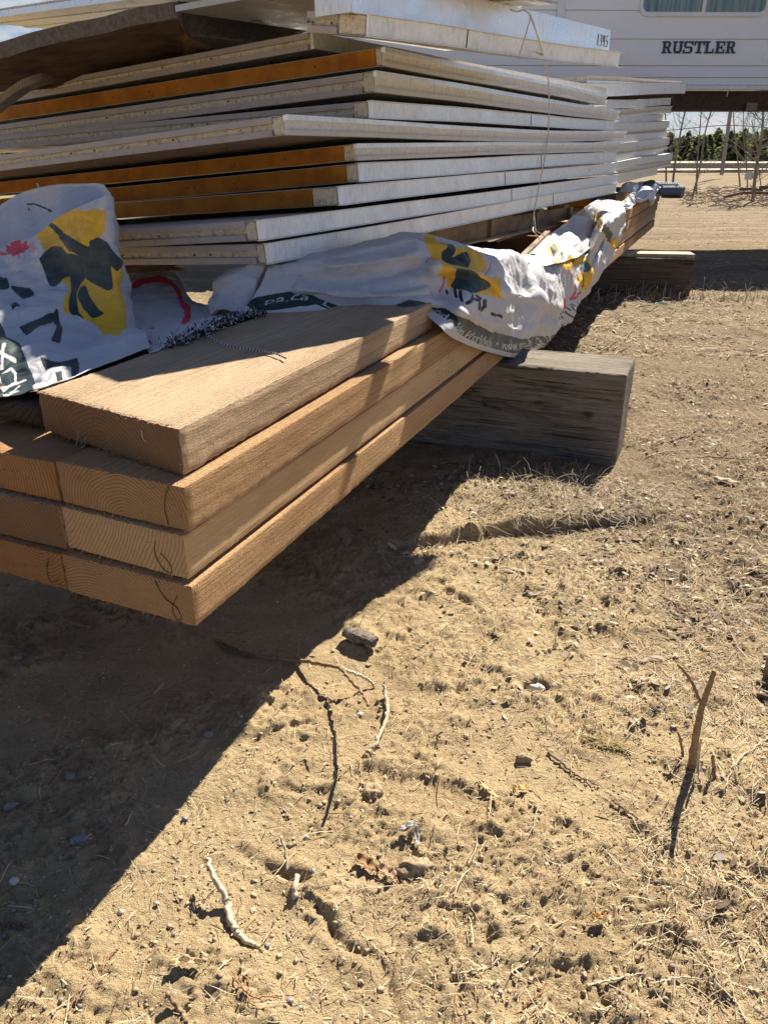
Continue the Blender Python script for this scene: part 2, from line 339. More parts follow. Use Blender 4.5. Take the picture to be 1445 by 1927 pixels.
lit=m.math('MULTIPLY',m.ramp(m.math('ADD',m.math('ADD',m.math('MULTIPLY',sp.outputs[0],.34),m.math('MULTIPLY',sp.outputs[1],.17)),m.math('MULTIPLY',n2,.35)),[(.66,0),(.86,1)]),.85)
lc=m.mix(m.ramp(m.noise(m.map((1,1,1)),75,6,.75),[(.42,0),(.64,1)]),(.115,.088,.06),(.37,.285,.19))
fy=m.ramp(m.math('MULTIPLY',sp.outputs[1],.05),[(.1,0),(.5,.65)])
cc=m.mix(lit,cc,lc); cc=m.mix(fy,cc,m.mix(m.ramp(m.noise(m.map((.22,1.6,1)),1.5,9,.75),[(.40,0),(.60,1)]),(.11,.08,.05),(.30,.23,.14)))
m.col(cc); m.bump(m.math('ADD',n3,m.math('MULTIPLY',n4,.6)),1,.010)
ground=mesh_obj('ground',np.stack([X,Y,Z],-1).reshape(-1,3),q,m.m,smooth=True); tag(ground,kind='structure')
print('ground',X.shape)
GRID=(xs,ys,Z)
def gh(x,y):
    """surface height read from the built mesh"""
    x=np.asarray(x,float);y=np.asarray(y,float)
    i=np.clip(np.searchsorted(xs,x)-1,0,len(xs)-2);j=np.clip(np.searchsorted(ys,y)-1,0,len(ys)-2)
    fx=(x-xs[i])/(xs[i+1]-xs[i]);fy_=(y-ys[j])/(ys[j+1]-ys[j])
    return (Z[i,j]*(1-fx)+Z[i+1,j]*fx)*(1-fy_)+(Z[i,j+1]*(1-fx)+Z[i+1,j+1]*fx)*fy_
# footprints of the timbers kept free of litter
def in_dun(x,y):
    return ((x<1.05)&(y>2.55+.0*x)&(y<3.35)&(x>-.6)&(y-(2.67-.41*(x-.88))>-.05)&(y-(2.67-.41*(x-.88))<.36))
def litter(name,label,n,xr,yr,lr,wr,cols,curl,dens,z0=.0,tilt=.25,seg=3,seed=1):
    R=np.random.default_rng(seed)
    k=int(n*2.5); y=np.exp(R.uniform(math.log(yr[0]),math.log(yr[1]),k)); x=R.uniform(-1,1,k)*(xr[1]-xr[0])/2*np.minimum(1,y/yr[1]*1.0+.35)+(xr[0]+xr[1])/2*np.minimum(1,y/yr[1]+.3)
    ok=(R.uniform(0,1,k)<dens(x,y))&(~in_dun(x,y)); x=x[ok][:n];y=y[ok][:n]; n=len(x)
    ln=R.uniform(*lr,n)*(.6+.8*R.uniform(0,1,n)**2); wd=R.uniform(*wr,n); a=R.uniform(0,2*math.pi,n); cu=R.normal(0,curl,n); ti=R.normal(0,tilt,n)
    V=np.zeros((n,seg+1,2,3)); cx,cy=x.copy(),y.copy(); lift=np.abs(R.normal(0,.004,n))+z0
    arch=R.uniform(-.3,1.,n)*.10
    for s in range(seg+1):
        t=s/seg; ang=a+cu*(t-.5); px=x+np.cos(a+cu*(t-.5)*.5)*ln*(t-.5); py=y+np.sin(a+cu*(t-.5)*.5)*ln*(t-.5)
        nx,ny=-np.sin(ang),np.cos(ang); g=gh(px,py)
        w_=wd*(.35+.65*math.sin(math.pi*(t*.8+.1)))
        z=g*.5+gh(x,y)*.5+lift+np.abs(ti)*ln*(t)*.35+arch*ln*4*t*(1-t)+.001; z=np.maximum(z,g+.0006)
        tw=R.normal(0,.35,n) if s==0 else tw
        for k2,sg_ in enumerate((-1,1)):
            V[:,s,k2,0]=px+nx*w_*sg_*.5; V[:,s,k2,1]=py+ny*w_*sg_*.5; V[:,s,k2,2]=z+sg_*w_*.5*tw
    b=np.arange(n)[:,None]*(seg+1)*2+np.arange(seg)[None,:]*2
    F=np.stack([b,b+1,b+3,b+2],-1).reshape(-1,4); mi=np.repeat(R.integers(0,len(cols),n),seg)
    o=mesh_obj(name,V.reshape(-1,3),F,cols,midx=mi); tag(o,label,name.replace('_',' '),kind='stuff'); return o
def flat(name,c,rough=.85):
    m=MT(name,rough,0,.15); n=m.noise(m.map(),80,2,.5); m.col(m.mix(n,tuple(v*.75 for v in c),tuple(min(1,v*1.2) for v in c))); return m.m
STR=[flat('straw_pale',(.60,.50,.34)),flat('straw_tan',(.44,.34,.21)),flat('straw_grey',(.40,.35,.28)),flat('straw_brown',(.24,.17,.105)),flat('straw_dark',(.13,.095,.065))]
LV=[flat('leaf_tan',(.36,.27,.17)),flat('leaf_grey',(.36,.32,.26)),flat('leaf_brown',(.20,.14,.09)),flat('leaf_dark',(.11,.08,.055)),flat('leaf_pale',(.52,.45,.34))]
CH=[flat('chip_sand',(.46,.36,.22)),flat('chip_pale',(.60,.50,.33)),flat('chip_brown',(.26,.18,.11))]
def dgrass(x,y): # litter cover: thick to the right and beyond the ledge
    t=x*.75+y*.42+.25*pn2(x*3,y*3,41); return np.clip(sstep(.62,1.35,t),.04,1)
def duni(x,y): return np.clip(.45+1.1*pn2(x*3,y*3,43),.1,1)*(.35+.65*sstep(-.25,.15,x-.45*(y-1.5)))
litter('dry_grass_litter','dry broken grass and straw strewn thickly over the soil',62000,(-1.2,3.4),(.62,6.5),(.018,.055),(.0008,.0019),STR,.30,dgrass,seed=3)
litter('straw_litter','loose straw bits scattered on the bare sandy soil',4200,(-1.3,1.8),(.55,3.2),(.010,.034),(.0007,.0015),STR,.35,duni,seed=4)
litter('leaf_litter','crumbled dead leaves covering the ground near the timbers',17000,(-1.2,3.6),(.75,8),(.010,.026),(.006,.014),LV,.4,lambda x,y:np.clip(dgrass(x,y)-.15,0,1)*np.clip(.35+pn2(x*5,y*5,44)*1.5,.05,1),tilt=.5,seed=5)
litter('wood_chip_litter','tiny wood chips and sawdust flakes mixed in the sand',9000,(-1.3,2.2),(.55,3.6),(.004,.011),(.0015,.004),CH,.3,duni,tilt=.5,seg=1,seed=6)
litter('distant_dry_grass','thin dry grass blades on the open yard ground',22000,(-2,9),(4.5,22),(.03,.09),(.003,.009),STR[:4]+LV[:2],.6,lambda x,y:np.clip(.5+pn2(x*.8,y*2.5,51)*1.5,.05,1),tilt=.25,seed=8)
# clods / crumbs
def crumbs(name,label,n,yr,sz,mats,dens,seed):
    R=np.random.default_rng(seed); k=n*3; y=np.exp(R.uniform(math.log(yr[0]),math.log(yr[1]),k)); x=R.uniform(-1.05,1.0,k)*np.minimum(2.2,.25+y*.6)
    ok=(R.uniform(0,1,k)<dens(x,y))&(~in_dun(x,y)); x=x[ok][:n];y=y[ok][:n];n=len(x)
    base=np.array([(1,0,0),(0,1,0),(-1,0,0),(0,-1,0),(.0,0,1),(.7,.7,.4),(-.7,.6,.5),(-.6,-.7,.3),(.7,-.6,.5),(0,0,-.8)])
    Fb=np.array([(0,5,4),(5,1,4),(1,6,4),(6,2,4),(2,7,4),(7,3,4),(3,8,4),(8,0,4),(0,9,5),(5,9,1),(1,9,6),(6,9,2),(2,9,7),(7,9,3),(3,9,8),(8,9,0)])
    s=R.uniform(*sz,n)*(.5+R.uniform(0,1,n)**3*1.3); V=base[None]*s[:,None,None]*(1+R.normal(0,.22,(n,10,3))); V[:,:,2]*=.75
    V[:,:,0]+=x[:,None];V[:,:,1]+=y[:,None];V[:,:,2]+=(gh(x,y)+s*.15)[:,None]
    F=(Fb[None]+np.arange(n)[:,None,None]*10).reshape(-1,3); mi=np.repeat(R.integers(0,len(mats),n),len(Fb))
    return tag(mesh_obj(name,V.reshape(-1,3),F,mats,midx=mi),label,name.replace('_',' '),kind='stuff')
SOILC=[simple('clod_tan',(.54,.43,.28),.95,0,140,.5,.003),simple('clod_brown',(.43,.33,.205),.95,0,140,.5,.003),simple('clod_pale',(.60,.48,.31),.95,0,140,.4,.003)]
crumbs('soil_clods','crumbly clods of sandy soil scattered over the bare ground',9000,(.5,3.4),(.0012,.0034),SOILC,lambda x,y:sstep(-.25,.28,pn2(x*2.0,y*2.0,5)+.35*pn2(x*6,y*6,6)+.10)*.9+.05,21)
crumbs('gravel_grit','fine grey and brown grit in the shaded soil',600,(.5,3.0),(.0016,.0040),[STG,STD,STW,STD],lambda x,y:np.clip(.15+(x<0)*.8,0,1),22)
# ------------------------------------------------------------------ lumber stack
B0=(-.317,1.10); LANG=22.4
def beam(name,label,x0,wd,y0,ln,z0,ht,mat,group=None,step=.008,rough=.0010,skew=0.0,cat='timber beam',seed=0,crack=None,ang=LANG,origin=B0,droop=0,fringe=0,edge=.0007):
    """x0 = left-edge offset (m) to the left of the stack's right face; y along the stack"""
    ysteps=np.concatenate([np.arange(0,1.6,.010),np.arange(1.6,ln,.05),[ln]]) if ln>1.7 else np.linspace(0,ln,int(ln/.01)+2)
    def disp(V,near):
        n1=vn3(V[:,0]*90,V[:,1]*14,V[:,2]*90,seed)+.6*vn3(V[:,0]*240,V[:,1]*60,V[:,2]*240,seed+1)
        n2=vn3(V[:,0]*5,V[:,1]*1.5,V[:,2]*5,seed+2)
        d=np.zeros_like(V); c=V-np.array([wd/2,ln/2,ht/2])
        cnt=near.sum(1); er=np.where(cnt>=2,edge,0)
        for k in range(3):
            amp=rough*n1+rough*2.0*n2-er*(np.abs(vn3(V[:,0]*130,V[:,1]*70,V[:,2]*130,seed+9+k))*3)
            d[:,k]=np.where(near[:,k],np.sign(c[:,k])*amp,0)
        if crack is not None: d+=crack(V,near)
        return d
    V,F=dense_box(wd,ln,ht,step,ysteps,disp)
    V[:,1]+=skew*(wd-V[:,0])
    V[:,2]+=droop*(wd-V[:,0])/wd
    V[:,0]-=wd
    o=mesh_obj(name,V,F,mat)
    a=math.radians(-ang); off=Vector((-x0,y0,0)); off.rotate(Vector((0,0,1)).rotation_difference(Vector((0,0,1))))
    cx,sx_=math.cos(a),math.sin(a)
    o.location=(origin[0]+(-x0)*cx-y0*sx_,origin[1]+(-x0)*sx_+y0*cx,z0); o.rotation_euler=(0,0,a)
    tag(o,label,cat,group)
    if fringe:
        R=random.Random(seed); fb=MB()
        for k in range(fringe):
            x=-R.random()*wd; z=R.choice([0,ht]) if R.random()<.85 else R.random()*ht; l=R.uniform(.004,.014); dz=(-1 if z==0 else 1)*R.uniform(.0,.006)
            y=skew*(-x); ww=R.uniform(.0004,.0011)
            if z==0: dz=-R.uniform(.002,.011); l=R.uniform(.0,.008)
            fb.add([(x-ww,y+.002,z),(x+ww,y+.002,z),(x+R.uniform(-.004,.004),y-l,z+dz),(x,y+.003,z+.002)],[(0,1,2),(1,3,2),(3,0,2)])
        f=fb.build('splinters',mat,o); f['kind']='stuff'
    return o
G='stacked sawn beams of the bundle'
bm=[]
bm.append(beam('timber_beam','bottom right sawn beam of the bundle with a looped pencil mark on its end',0,.285,0,8.9,.378,.078,FIR[0],G,skew=.035,seed=1,fringe=60))
bm.append(beam('timber_beam','smooth pale middle right beam with a teardrop pencil loop on its end',.008,.27,.005,8.95,.464,.081,FIR[1],G,skew=.06,seed=2,rough=.0006,fringe=50))
bm.append(beam('timber_beam','upper right beam of the bundle under the skewed plank, raking saw marks on its side',0,.275,.012,9.0,.551,.078,FIR[2],G,skew=.05,seed=3,fringe=60))
bm.append(beam('timber_beam','lowest beam at the left edge beside the bottom right beam end',.288,.26,.01,8.9,.378,.076,FIR[5],G,skew=.03,seed=4,fringe=60))
bm.append(beam('timber_beam','middle left beam showing curved growth rings on its end',.282,.265,.022,8.9,.457,.085,FIR[3],G,skew=.02,seed=5,fringe=50))
bm.append(beam('timber_beam','reddish upper left beam with a small star crack in its end',.283,.26,.03,8.9,.549,.074,FIR[4],G,skew=.03,seed=6,fringe=50))
bm.append(beam('timber_beam','third column bottom beam hidden mostly beyond the left side of the bundle',.556,.27,.05,8.9,.378,.076,FIR[0],G,seed=14))
bm.append(beam('timber_beam','third column middle beam beyond the left side of the bundle',.556,.27,.03,8.9,.462,.076,FIR[2],G,seed=15))
# upper courses hidden at the near end by the wrap, seen again at the far end
bm.append(beam('timber_beam','top beam at the far end of the bundle, half in shade',.0,.28,4.3,4.85,.636,.078,FIR[0],G,seed=7))
bm.append(beam('timber_beam','second top beam running under the pallet beside the far top beam',.29,.28,4.6,4.5,.636,.070,FIR[1],G,seed=8))
# the skewed plank on top, its end cut out of square
pA=atz(337,808,.712); pB=atz(73,735,.712)
dx,dy=pA[0]-B0[0],pA[1]-B0[1]; a=math.radians(LANG)
y0=dx*math.sin(a)+dy*math.cos(a); x0=-(dx*math.cos(a)-dy*math.sin(a))
dx2,dy2=pB[0]-pA[0],pB[1]-pA[1]; wl=-(dx2*math.cos(a)-dy2*math.sin(a)); sk=(dx2*math.sin(a)+dy2*math.cos(a))/wl
print('plank',x0,y0,wl,sk)
plank=beam('plank','thick rough sawn plank lying on top of the bundle, its dark end grain facing out',x0,wl,y0,1.25,.634,.078,FIR[3],None,skew=sk,seed=9,cat='plank',fringe=120,rough=.0016,edge=.0016,ang=LANG-.6)
# pencil loops on beam ends (children of their beams)
def pencil(o,pts,r=.0007):
    mb=MB(); mb.tube([(p[0],p[1],p[2]) for p in spline(pts,22)],r,5); return mb.build('pencil_mark',PENCIL,o)
def onend(x,z,sk_=.05): return (-x,sk_*x-.0018,z)
pencil(bm[0],[onend(.075,.074,.035),onend(.06,.045,.035),onend(.035,.030,.035),onend(.028,.010,.035),onend(.040,.006,.035),onend(.045,.028,.035),onend(.030,.055,.035)])
pencil(bm[1],[onend(.060,.060,.06),onend(.064,.035,.06),onend(.050,.010,.06),onend(.033,.007,.06),onend(.036,.025,.06),onend(.052,.040,.06)])
pencil(bm[2],[onend(.030,.076),onend(.040,.055),onend(.044,.03),onend(.040,.006)])
pencil(bm[3],[onend(.03,.06,.03),onend(.04,.03,.03),onend(.033,.010,.03),onend(.018,.02,.03)])
# staples in the plank's end
def px_tube(name,pts,r,mat,label=None,cat=None,parent=None,n=24,plane=None,group=None,rr=None,kind=None):
    P=[tuple(p) for p in pts]; loc=P[0]; mb=MB(); sp_=spline(P,n)
    R=r if rr is None else list(np.interp(np.linspace(0,1,n),np.linspace(0,1,len(rr)),rr))
    mb.tube(sp_,R,6); o=mb.build(name,mat,parent,loc)
    if label: tag(o,label,cat,group,kind)
    return o
def pl_end(x,y,off=.004): # vertical plane of the plank's end
    e=math.degrees(math.atan2(pA[0]-pB[0],pA[1]-pB[1])); r_=atpl(x,y,(pA[0]-.0,pA[1]-off),e); return r_
px_tube('staple',[pl_end(*p) for p in ((148,812),(148,825),(144,838))],.0009,STAPLE,'bent pale staple wire low on the left part of the plank end','staple',group='loose staples in the plank end')
px_tube('staple',[pl_end(*p,.006) for p in ((163,823),(160,838),(152,843))],.0009,STAPLE,'hooked staple wire under the middle of the plank end','staple',group='loose staples in the plank end')
px_tube('staple',[pl_end(*p) for p in ((267,810),(270,825),(278,832))],.0008,STAPLE,'thin curved staple wire on the right part of the plank end','staple',group='loose staples in the plank end')
# old dark squared log left of the plank
pD=atz(74,772,.70); 
ob=beam('old_beam','dark bark-brown old beam at the left edge beside the plank end',x0+wl+.03,.30,y0+.10,3.4,.633,.040,DARKWOOD,None,seed=12,cat='old beam',rough=.004,edge=.006,step=.012)
tg=MB(); p1=atD(70,802,1.50); tg.box(0,.014,0,.03,-.026,.014,T=lambda x,y,z:(p1[0]-.014+x,p1[1]+y,p1[2]+z)); tag(tg.build('plastic_tag',simple('tag_plastic',(.7,.68,.6)),None,tuple(p1)),'small pale plastic tag behind the left corner of the plank','tag')
# ------------------------------------------------------------------ dunnage timbers
def world_beam(name,label,c1,c2,depth,ht,mat,seed,crack=None,cat='timber',zb=-.02,skew=0,lean=0):
    """c1->c2 = near bottom edge left to right (xy)"""
    c1=np.array(c1[:2]);c2=np.array(c2[:2]); L_=np.linalg.norm(c2-c1); ang=math.atan2(c2[1]-c1[1],c2[0]-c1[0])
    def disp(V,near):
        n1=vn3(V[:,0]*14,V[:,1]*70,V[:,2]*70,seed)+.5*vn3(V[:,0]*50,V[:,1]*200,V[:,2]*200,seed+1); n2=vn3(V[:,0]*2,V[:,1]*6,V[:,2]*6,seed+2)
        d=np.zeros_like(V); c=V-np.array([L_/2,depth/2,ht/2]); er=np.where(near.sum(1)>=2,.005,0)
        for k in range(3):
            amp=.002*n1+.006*n2-er*(np.abs(vn3(V[:,0]*30,V[:,1]*60,V[:,2]*60,seed+9+k))*3); d[:,k]=np.where(near[:,k],np.sign(c[:,k])*amp,0)
        if crack is not None: d+=crack(V,near,L_,depth,ht)
        return d
    V,F=dense_box(L_,depth,ht,.009,.009,disp)
    V[:,0]+=lean*(V[:,2]/ht)
    U=V.copy(); V[:,0]=U[:,0]
    # material grain runs along local Y: store the mesh turned so that local Y is the long axis
    V=np.stack([-U[:,1],U[:,0],U[:,2]],-1)  # x=-depth dir, y=length
    o=mesh_obj(name,V,F,mat); o.location=(c1[0],c1[1],zb); o.rotation_euler=(0,0,ang-math.pi/2)
    # local (x,y)->world: y axis -> along length, -x -> away from camera
    return tag(o,label,cat)
dR=atz(1156,883,0); dT=atz(1189,721,.37); dTL=atz(933,696,.37)
dv=(dTL-dT)[:2]/np.linalg.norm((dTL-dT)[:2]); dBL=dR[:2]+dv*1.75
def crk(V,near,L_,dp,ht):
    d=np.zeros_like(V); x=V[:,0]-(L_-.95); t=x/.75
    zc=ht*(.66-.16*np.clip(t,0,1.1)+.05*np.sin(t*5))+.006*vn3(x*30,x*0,x*0,5)
    g=np.exp(-((V[:,2]-zc)/(.010))**2)*sstep(-.05,.2,t)*(1-sstep(.8,1.02,t)); m_=near[:,1]&(V[:,1]<.05); d[:,1]=np.where(m_,.035*g,0)
    for k,(zz,a0,a1) in enumerate(((.72,.70,.97),(.55,.78,.99),(.46,.74,.98),(.32,.80,.99),(.20,.70,.9),(.85,.25,.7))):
        xx=V[:,0]/L_; g=np.exp(-((V[:,2]/ht-zz-.04*np.sin(xx*9+k))/.010)**2)*sstep(a0,a0+.05,xx)*(1-sstep(a1-.03,a1,xx)); d[:,1]+=np.where(m_,.013*g,0)
    return d
dun=world_beam('squared_timber','big grey weathered squared timber under the lumber, long crack along its side',dBL,dR[:2],.29,.39,OLDWOOD,31,crk,lean=.0)
fR=atz(1300,552,0); fT=atz(1306,483,.33); fL=atz(1120,480,.33); fv=(fL-fT)[:2]/np.linalg.norm((fL-fT)[:2])
fdun=world_beam('squared_timber','dark squared timber under the far part of the lumber, sunlit strip along its top',fT[:2]+fv*2.6-np.array([0,.03]),fT[:2]-np.array([0,.03]),.40,.335,oldwood('dark_far_timber',(.17,.14,.11),(.08,.062,.05)),41)  # wood tones darker than those of the near timber
f2=MB(); 
def fpt(u,v,z): e=(fT[:2]-fL[:2])/np.linalg.norm((fT-fL)[:2]); n_=np.array([-e[1],e[0]]); p=fT[:2]+e*u+n_*v; return (p[0],p[1],z)
R_=random.Random(4); K=26
for k in range(K):
    a0=-.95+k*.96/K; a1=a0+.96/K; j=[R_.uniform(-.006,.006) for _ in range(4)]
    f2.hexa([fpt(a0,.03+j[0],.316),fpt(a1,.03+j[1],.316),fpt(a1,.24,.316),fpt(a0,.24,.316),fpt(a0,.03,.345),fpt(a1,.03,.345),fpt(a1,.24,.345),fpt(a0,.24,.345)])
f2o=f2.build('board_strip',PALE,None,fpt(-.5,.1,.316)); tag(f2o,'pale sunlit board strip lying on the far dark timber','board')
# ------------------------------------------------------------------ sandwich panels
PA=(-.33,2.22); PANG=30
GP='insulated sandwich panels of the near stack'
def panel(label,N,R,Lp,t,right,left,seed=0,bow=0.0,Wm=None,name='sandwich_panel',tipdrop=0,gap=None,group=GP,seamu=None,top=None,sub=26):
    N=np.array(N,float);R=np.array(R,float);Lp=np.array(Lp,float)
    lu=np.linalg.norm(R-N); eu=(R-N)/lu; lv=np.linalg.norm(Lp-N); ev=(Lp-N)/lv; Wv=Wm or lv
    th=thing(name,tuple(N),label,'insulated panel' if name=='sandwich_panel' else 'metal panel',group)
    rn=random.Random(seed); phs=[rn.uniform(0,6) for _ in range(6)]
    ew=np.cross(eu,ev); ew/=np.linalg.norm(ew)
    if ew[2]<0: ew=-ew
    def P(u,v,w_):
        s=u/lu
        z=bow*math.sin(math.pi*s)+.0018*math.sin(s*7+phs[0])+.0005*math.sin(s*19+phs[1])+tipdrop*max(0,1-v/.5)*max(0,1-s*3)
        return N+eu*u+ev*v+ew*(w_)+np.array([0,0,z])
    def slab(mb,u0,u1,v0,v1,w0,w1,mi=0,nu=None,nv=1,jit=0):
        nu=nu or max(1,int((u1-u0)/lu*sub)); us=np.linspace(u0,u1,nu+1)
        ring=[]
        for u in us:
            j=rn.uniform(-jit,jit); j2=rn.uniform(-jit,jit)
            ring.append([P(u,v0+j,w0),P(u,v0+j2,w1),P(u,v1,w1),P(u,v1,w0)])
        V=[p for r in ring for p in r]; F=[]
        for i in range(nu):
            for k in range(4): F.append((i*4+k,(i+1)*4+k,(i+1)*4+(k+1)%4,i*4+(k+1)%4))
        F.append((0,1,2,3)[::1]); F.append(tuple(nu*4+k for k in (3,2,1,0)))
        mb.add(V,F,mi)
    sk=.0012; o=tuple(N)
    mb=MB(); slab(mb,.012,lu-.004,.010,Wv,sk,t-sk,jit=.0008); mb.build('foam_core',FOAM,th,o)
    ls=left; g_=gap if gap is not None else (.05 if left=='brown' else .025)
    mb=MB(); slab(mb,0,lu,.0,Wv,t-sk,t); slab(mb,0,lu,.0,Wv,0,sk,1); mb.build('metal_skin',[top or WHITE,UNDER],th,o)
    # right (long) side
    if right=='channel':
        mb=MB(); slab(mb,.004,lu-.006,.0045,.009,sk,t-sk); slab(mb,0,lu+.012,-.006,.010,t,t+.0014); slab(mb,0,lu+.012,-.006,.010,-.0014,0)
        mb.build('edge_channel',ZINC,th,o)
        mb=MB()
        for su in (seamu or [rn.uniform(.45,.6)]): slab(mb,lu*su,lu*su+.003,.0030,.006,sk,t-sk,nu=1)
        mb.build('channel_seam',DARK,th,o)
    elif right=='groove':
        mb=MB(); slab(mb,.002,lu,.005,.011,sk,t-sk,jit=.0006); mb.build('raw_foam_edge',FOAM2,th,o)
        mb=MB(); slab(mb,0,lu+.004,-.002,.012,t*.74,t+.001,jit=.0003); mb.build('edge_lip',ZINC,th,o)
        mb=MB(); slab(mb,0,lu+.004,-.002,.012,-.001,t*.24,jit=.0003); mb.build('edge_lip',WHITE,th,o)
    elif right=='foam':
        mb=MB(); slab(mb,.0,lu,.002,.011,sk,t-sk,jit=.0015); mb.build('raw_foam_edge',FOAM2,th,o)
    # left (short) end facing the camera side
    if left=='brown':
        mb=MB(); slab(mb,-.003,.016,.05 if gap is None else g_,Wv,.0015,t-.0015,nu=1); mb.build('end_board',BROWN,th,o)
        mb=MB(); slab(mb,.0,.014,.012,g_-.002,.003,t-.003,nu=1,jit=.001); mb.build('foam_plug',FOAM,th,o)
    elif left=='strips':
        mb=MB(); 
        slab(mb,-.003,.012,g_,Wv,t*.66,t-.0008,nu=1); mb.build('end_strip',STRIP,th,o)
        mb=MB(); slab(mb,-.003,.012,g_+.004,Wv,.0008,t*.33,nu=1); mb.build('end_strip',STRIP,th,o)
        mb=MB(); slab(mb,.002,.014,.012,g_-.001,.003,t-.003,nu=1,jit=.001); mb.build('foam_plug',FOAM,th,o)
    if left in('brown','strips') :
        for k in range(3): 
            mb=MB(); v=rn.uniform(.08,min(Wv,1.4)); mb.tube([P(-.0052,v,t*.5),P(-.0025,v,t*.5)],.0035,8); mb.build('fastener',simple_rust,th,o)
    return th
simple_rust=simple('rusty_fastener',(.16,.08,.04),.9); 
FOAM2=simple('cream_foam_edge',(.78,.78,.74),.95,0,60,.22,.003)
PT=[#label,nx,ny,tpx,fx,fy,gx,gy,right,left,kw
('lowest panel of the near stack, two grey end strips and a long galvanised side',505,497,40,1160,362,0,501,'channel','strips',dict(seamu=[.66],gap=.035)),
('second lowest panel of the near stack, rusty stained foam at its near corner',490,454,40,1163,345,0,478,'channel','strips',dict(seamu=[.50],gap=.045)),
('short brown ended panel third from the bottom, pale foam plug at its corner',640,386,38,1160,324,0,424,'channel','brown',dict(seamu=[.42],gap=.10)),
('brown ended panel fourth from the bottom with a bright galvanised side',678,341,37,1160,304,0,399,'channel','brown',dict(seamu=[.55])),
('brown ended panel directly beneath the bent white panel',673,301,33,1165,283,0,365,'groove','brown',{}),
('bent white panel sticking out of the near stack with a chipped corner',543,254,40,1178,263,0,322,'groove','strips',dict(gap=.05,bow=-.012,tipdrop=.0)),
('thin grey panel set back between the bent panel and a grooved panel',697,221,34,1155,245,0,279,'channel','strips',dict(gap=.06)),
('grooved white panel below the uppermost brown ended one',710,173,42,1164,228,0,264,'groove','strips',dict(gap=.05)),
('uppermost brown ended panel with a lipped white side',725,123,37,1140,198,0,228,'groove','brown',dict(gap=.035)),
]
for k,(lab,nx,ny,tp,fx,fy_,gx,gy,rt,lf,kw) in enumerate(PT):
    N=atpl(nx,ny,PA,PANG);t=atpl(nx,ny-tp,PA,PANG)[2]-N[2];R=atpl(fx,fy_,PA,PANG);Gp=atpl(gx,gy,N,PANG-90)
    t=min(t,.0565) if k not in (5,7) else t
    if k==1: t=.054
    Gd=(Gp-N); Gd=Gd/np.linalg.norm(Gd)
    panel(lab,N,R,N+Gd*2.3,t-.003,rt,lf,seed=50+k,**kw)
# skewed foam edged panel on top (10th)
N=atD(592,93,2.95); R=atD(1140,185,5.0); Gd=atpl(0,197,N,PANG-90)-N; Gd/=np.linalg.norm(Gd)
panel('cream foam edged panel lying skewed on top of the brown ended panels',N,R,N+Gd*2.1,.05,'foam','strips',seed=71,gap=.02)
# narrow short-ended panel below the big bright one
N=atD(692,69,2.27); R=atD(1165,127,3.40); q_=atpl(578,61,N,PANG-90)
panel('narrow panel with a stepped foam end under the bright white fascia',N,R,N+(q_-N)/np.linalg.norm(q_-N)*.185,.047,'channel','strips',seed=72,gap=.09,seamu=[.3])
# bright white fascia panel on top
N=atD(661,22,2.25); R=atD(1143,103,3.38); q_=atpl(560,8,N,PANG-90)
fas=thing('metal_fascia',tuple(N),'bright bluish white fascia on top of the near stack with four handwritten digits','metal panel')
lu=np.linalg.norm(R-N);eu=(R-N)/lu
mb=MB()
o_=tuple(N)
def fp(u,z,off=0.0): 
    nrm=np.array([eu[1],-eu[0],0]); nrm/=np.linalg.norm(nrm); return N+eu*u+np.array([0,0,z*(.92-.12*u/lu)])+nrm*off
K=30
for i in range(K):
    u0,u1=lu*i/K,lu*(i+1)/K
    mb.hexa([fp(u0,-.001,.002),fp(u1,-.001,.002),fp(u1,-.001,-.006),fp(u0,-.001,-.006),fp(u0,.1,.002),fp(u1,.1,.002),fp(u1,.1,-.006),fp(u0,.1,-.006)])
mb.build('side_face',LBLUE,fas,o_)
mb=MB(); mb.hexa([fp(0,.0,-.0065),fp(lu,.0,-.0065),fp(lu,.0,-.06),fp(0,.0,-.06),fp(0,.098,-.0065),fp(lu,.098,-.0065),fp(lu,.098,-.06),fp(0,.098,-.06)]); mb.build('inner_frame',UNDER,fas,o_)
mb=MB(); mb.hexa([fp(lu*.3,-.002,.010),fp(lu+.03,-.002,.010),fp(lu+.03,-.002,-.02),fp(lu*.3,-.002,-.02),fp(lu*.3,.001,.010),fp(lu+.03,.001,.010),fp(lu+.03,.001,-.02),fp(lu*.3,.001,-.02)]); mb.build('bottom_flange',ZINC,fas,o_)
mb=MB(); mb.hexa([fp(lu*.03,.080,-.061),fp(lu,.080,-.061),fp(lu,.080,-.75),fp(lu*.03,.080,-.75),fp(lu*.03,.098,-.061),fp(lu,.098,-.061),fp(lu,.098,-.75),fp(lu*.03,.098,-.75)]); mb.build('cross_frame',UNDER,fas,o_)  # bearer frame, lengthened to keep sun from leaking onto the plank
mb=MB(); mb.hexa([fp(-.004,-.001,.0),fp(-.001,-.001,.002),fp(-.001,.1,.002),fp(-.004,.1,.0),fp(-.004,-.001,-.12),fp(-.001,-.001,-.12),fp(-.001,.1,-.12),fp(-.004,.1,-.12)]); mb.build('end_cap',ZINC,fas,o_)
# digits 1345 in marker near the far end
DG={'1':[[(.5,0),(.5,1)]],'3':[[(.1,.95),(.7,.95),(.75,.7),(.4,.52),(.8,.4),(.75,.08),(.1,.02)]],'4':[[(.25,1),(.1,.45),(.8,.5)],[(.7,1),(.65,0)]],'5':[[(.8,1),(.25,1),(.2,.55),(.65,.6),(.8,.3),(.6,.02),(.1,.05)]]}
mb=MB(); u=lu*.925
for ch in '1345':
    for st in DG[ch]: mb.tube([fp(u+a_*.019,.028+b_*.045,.0035) for a_,b_ in st],.0012,5)
    u+=.025
mb.build('marker_digits',PENCIL,fas,o_)
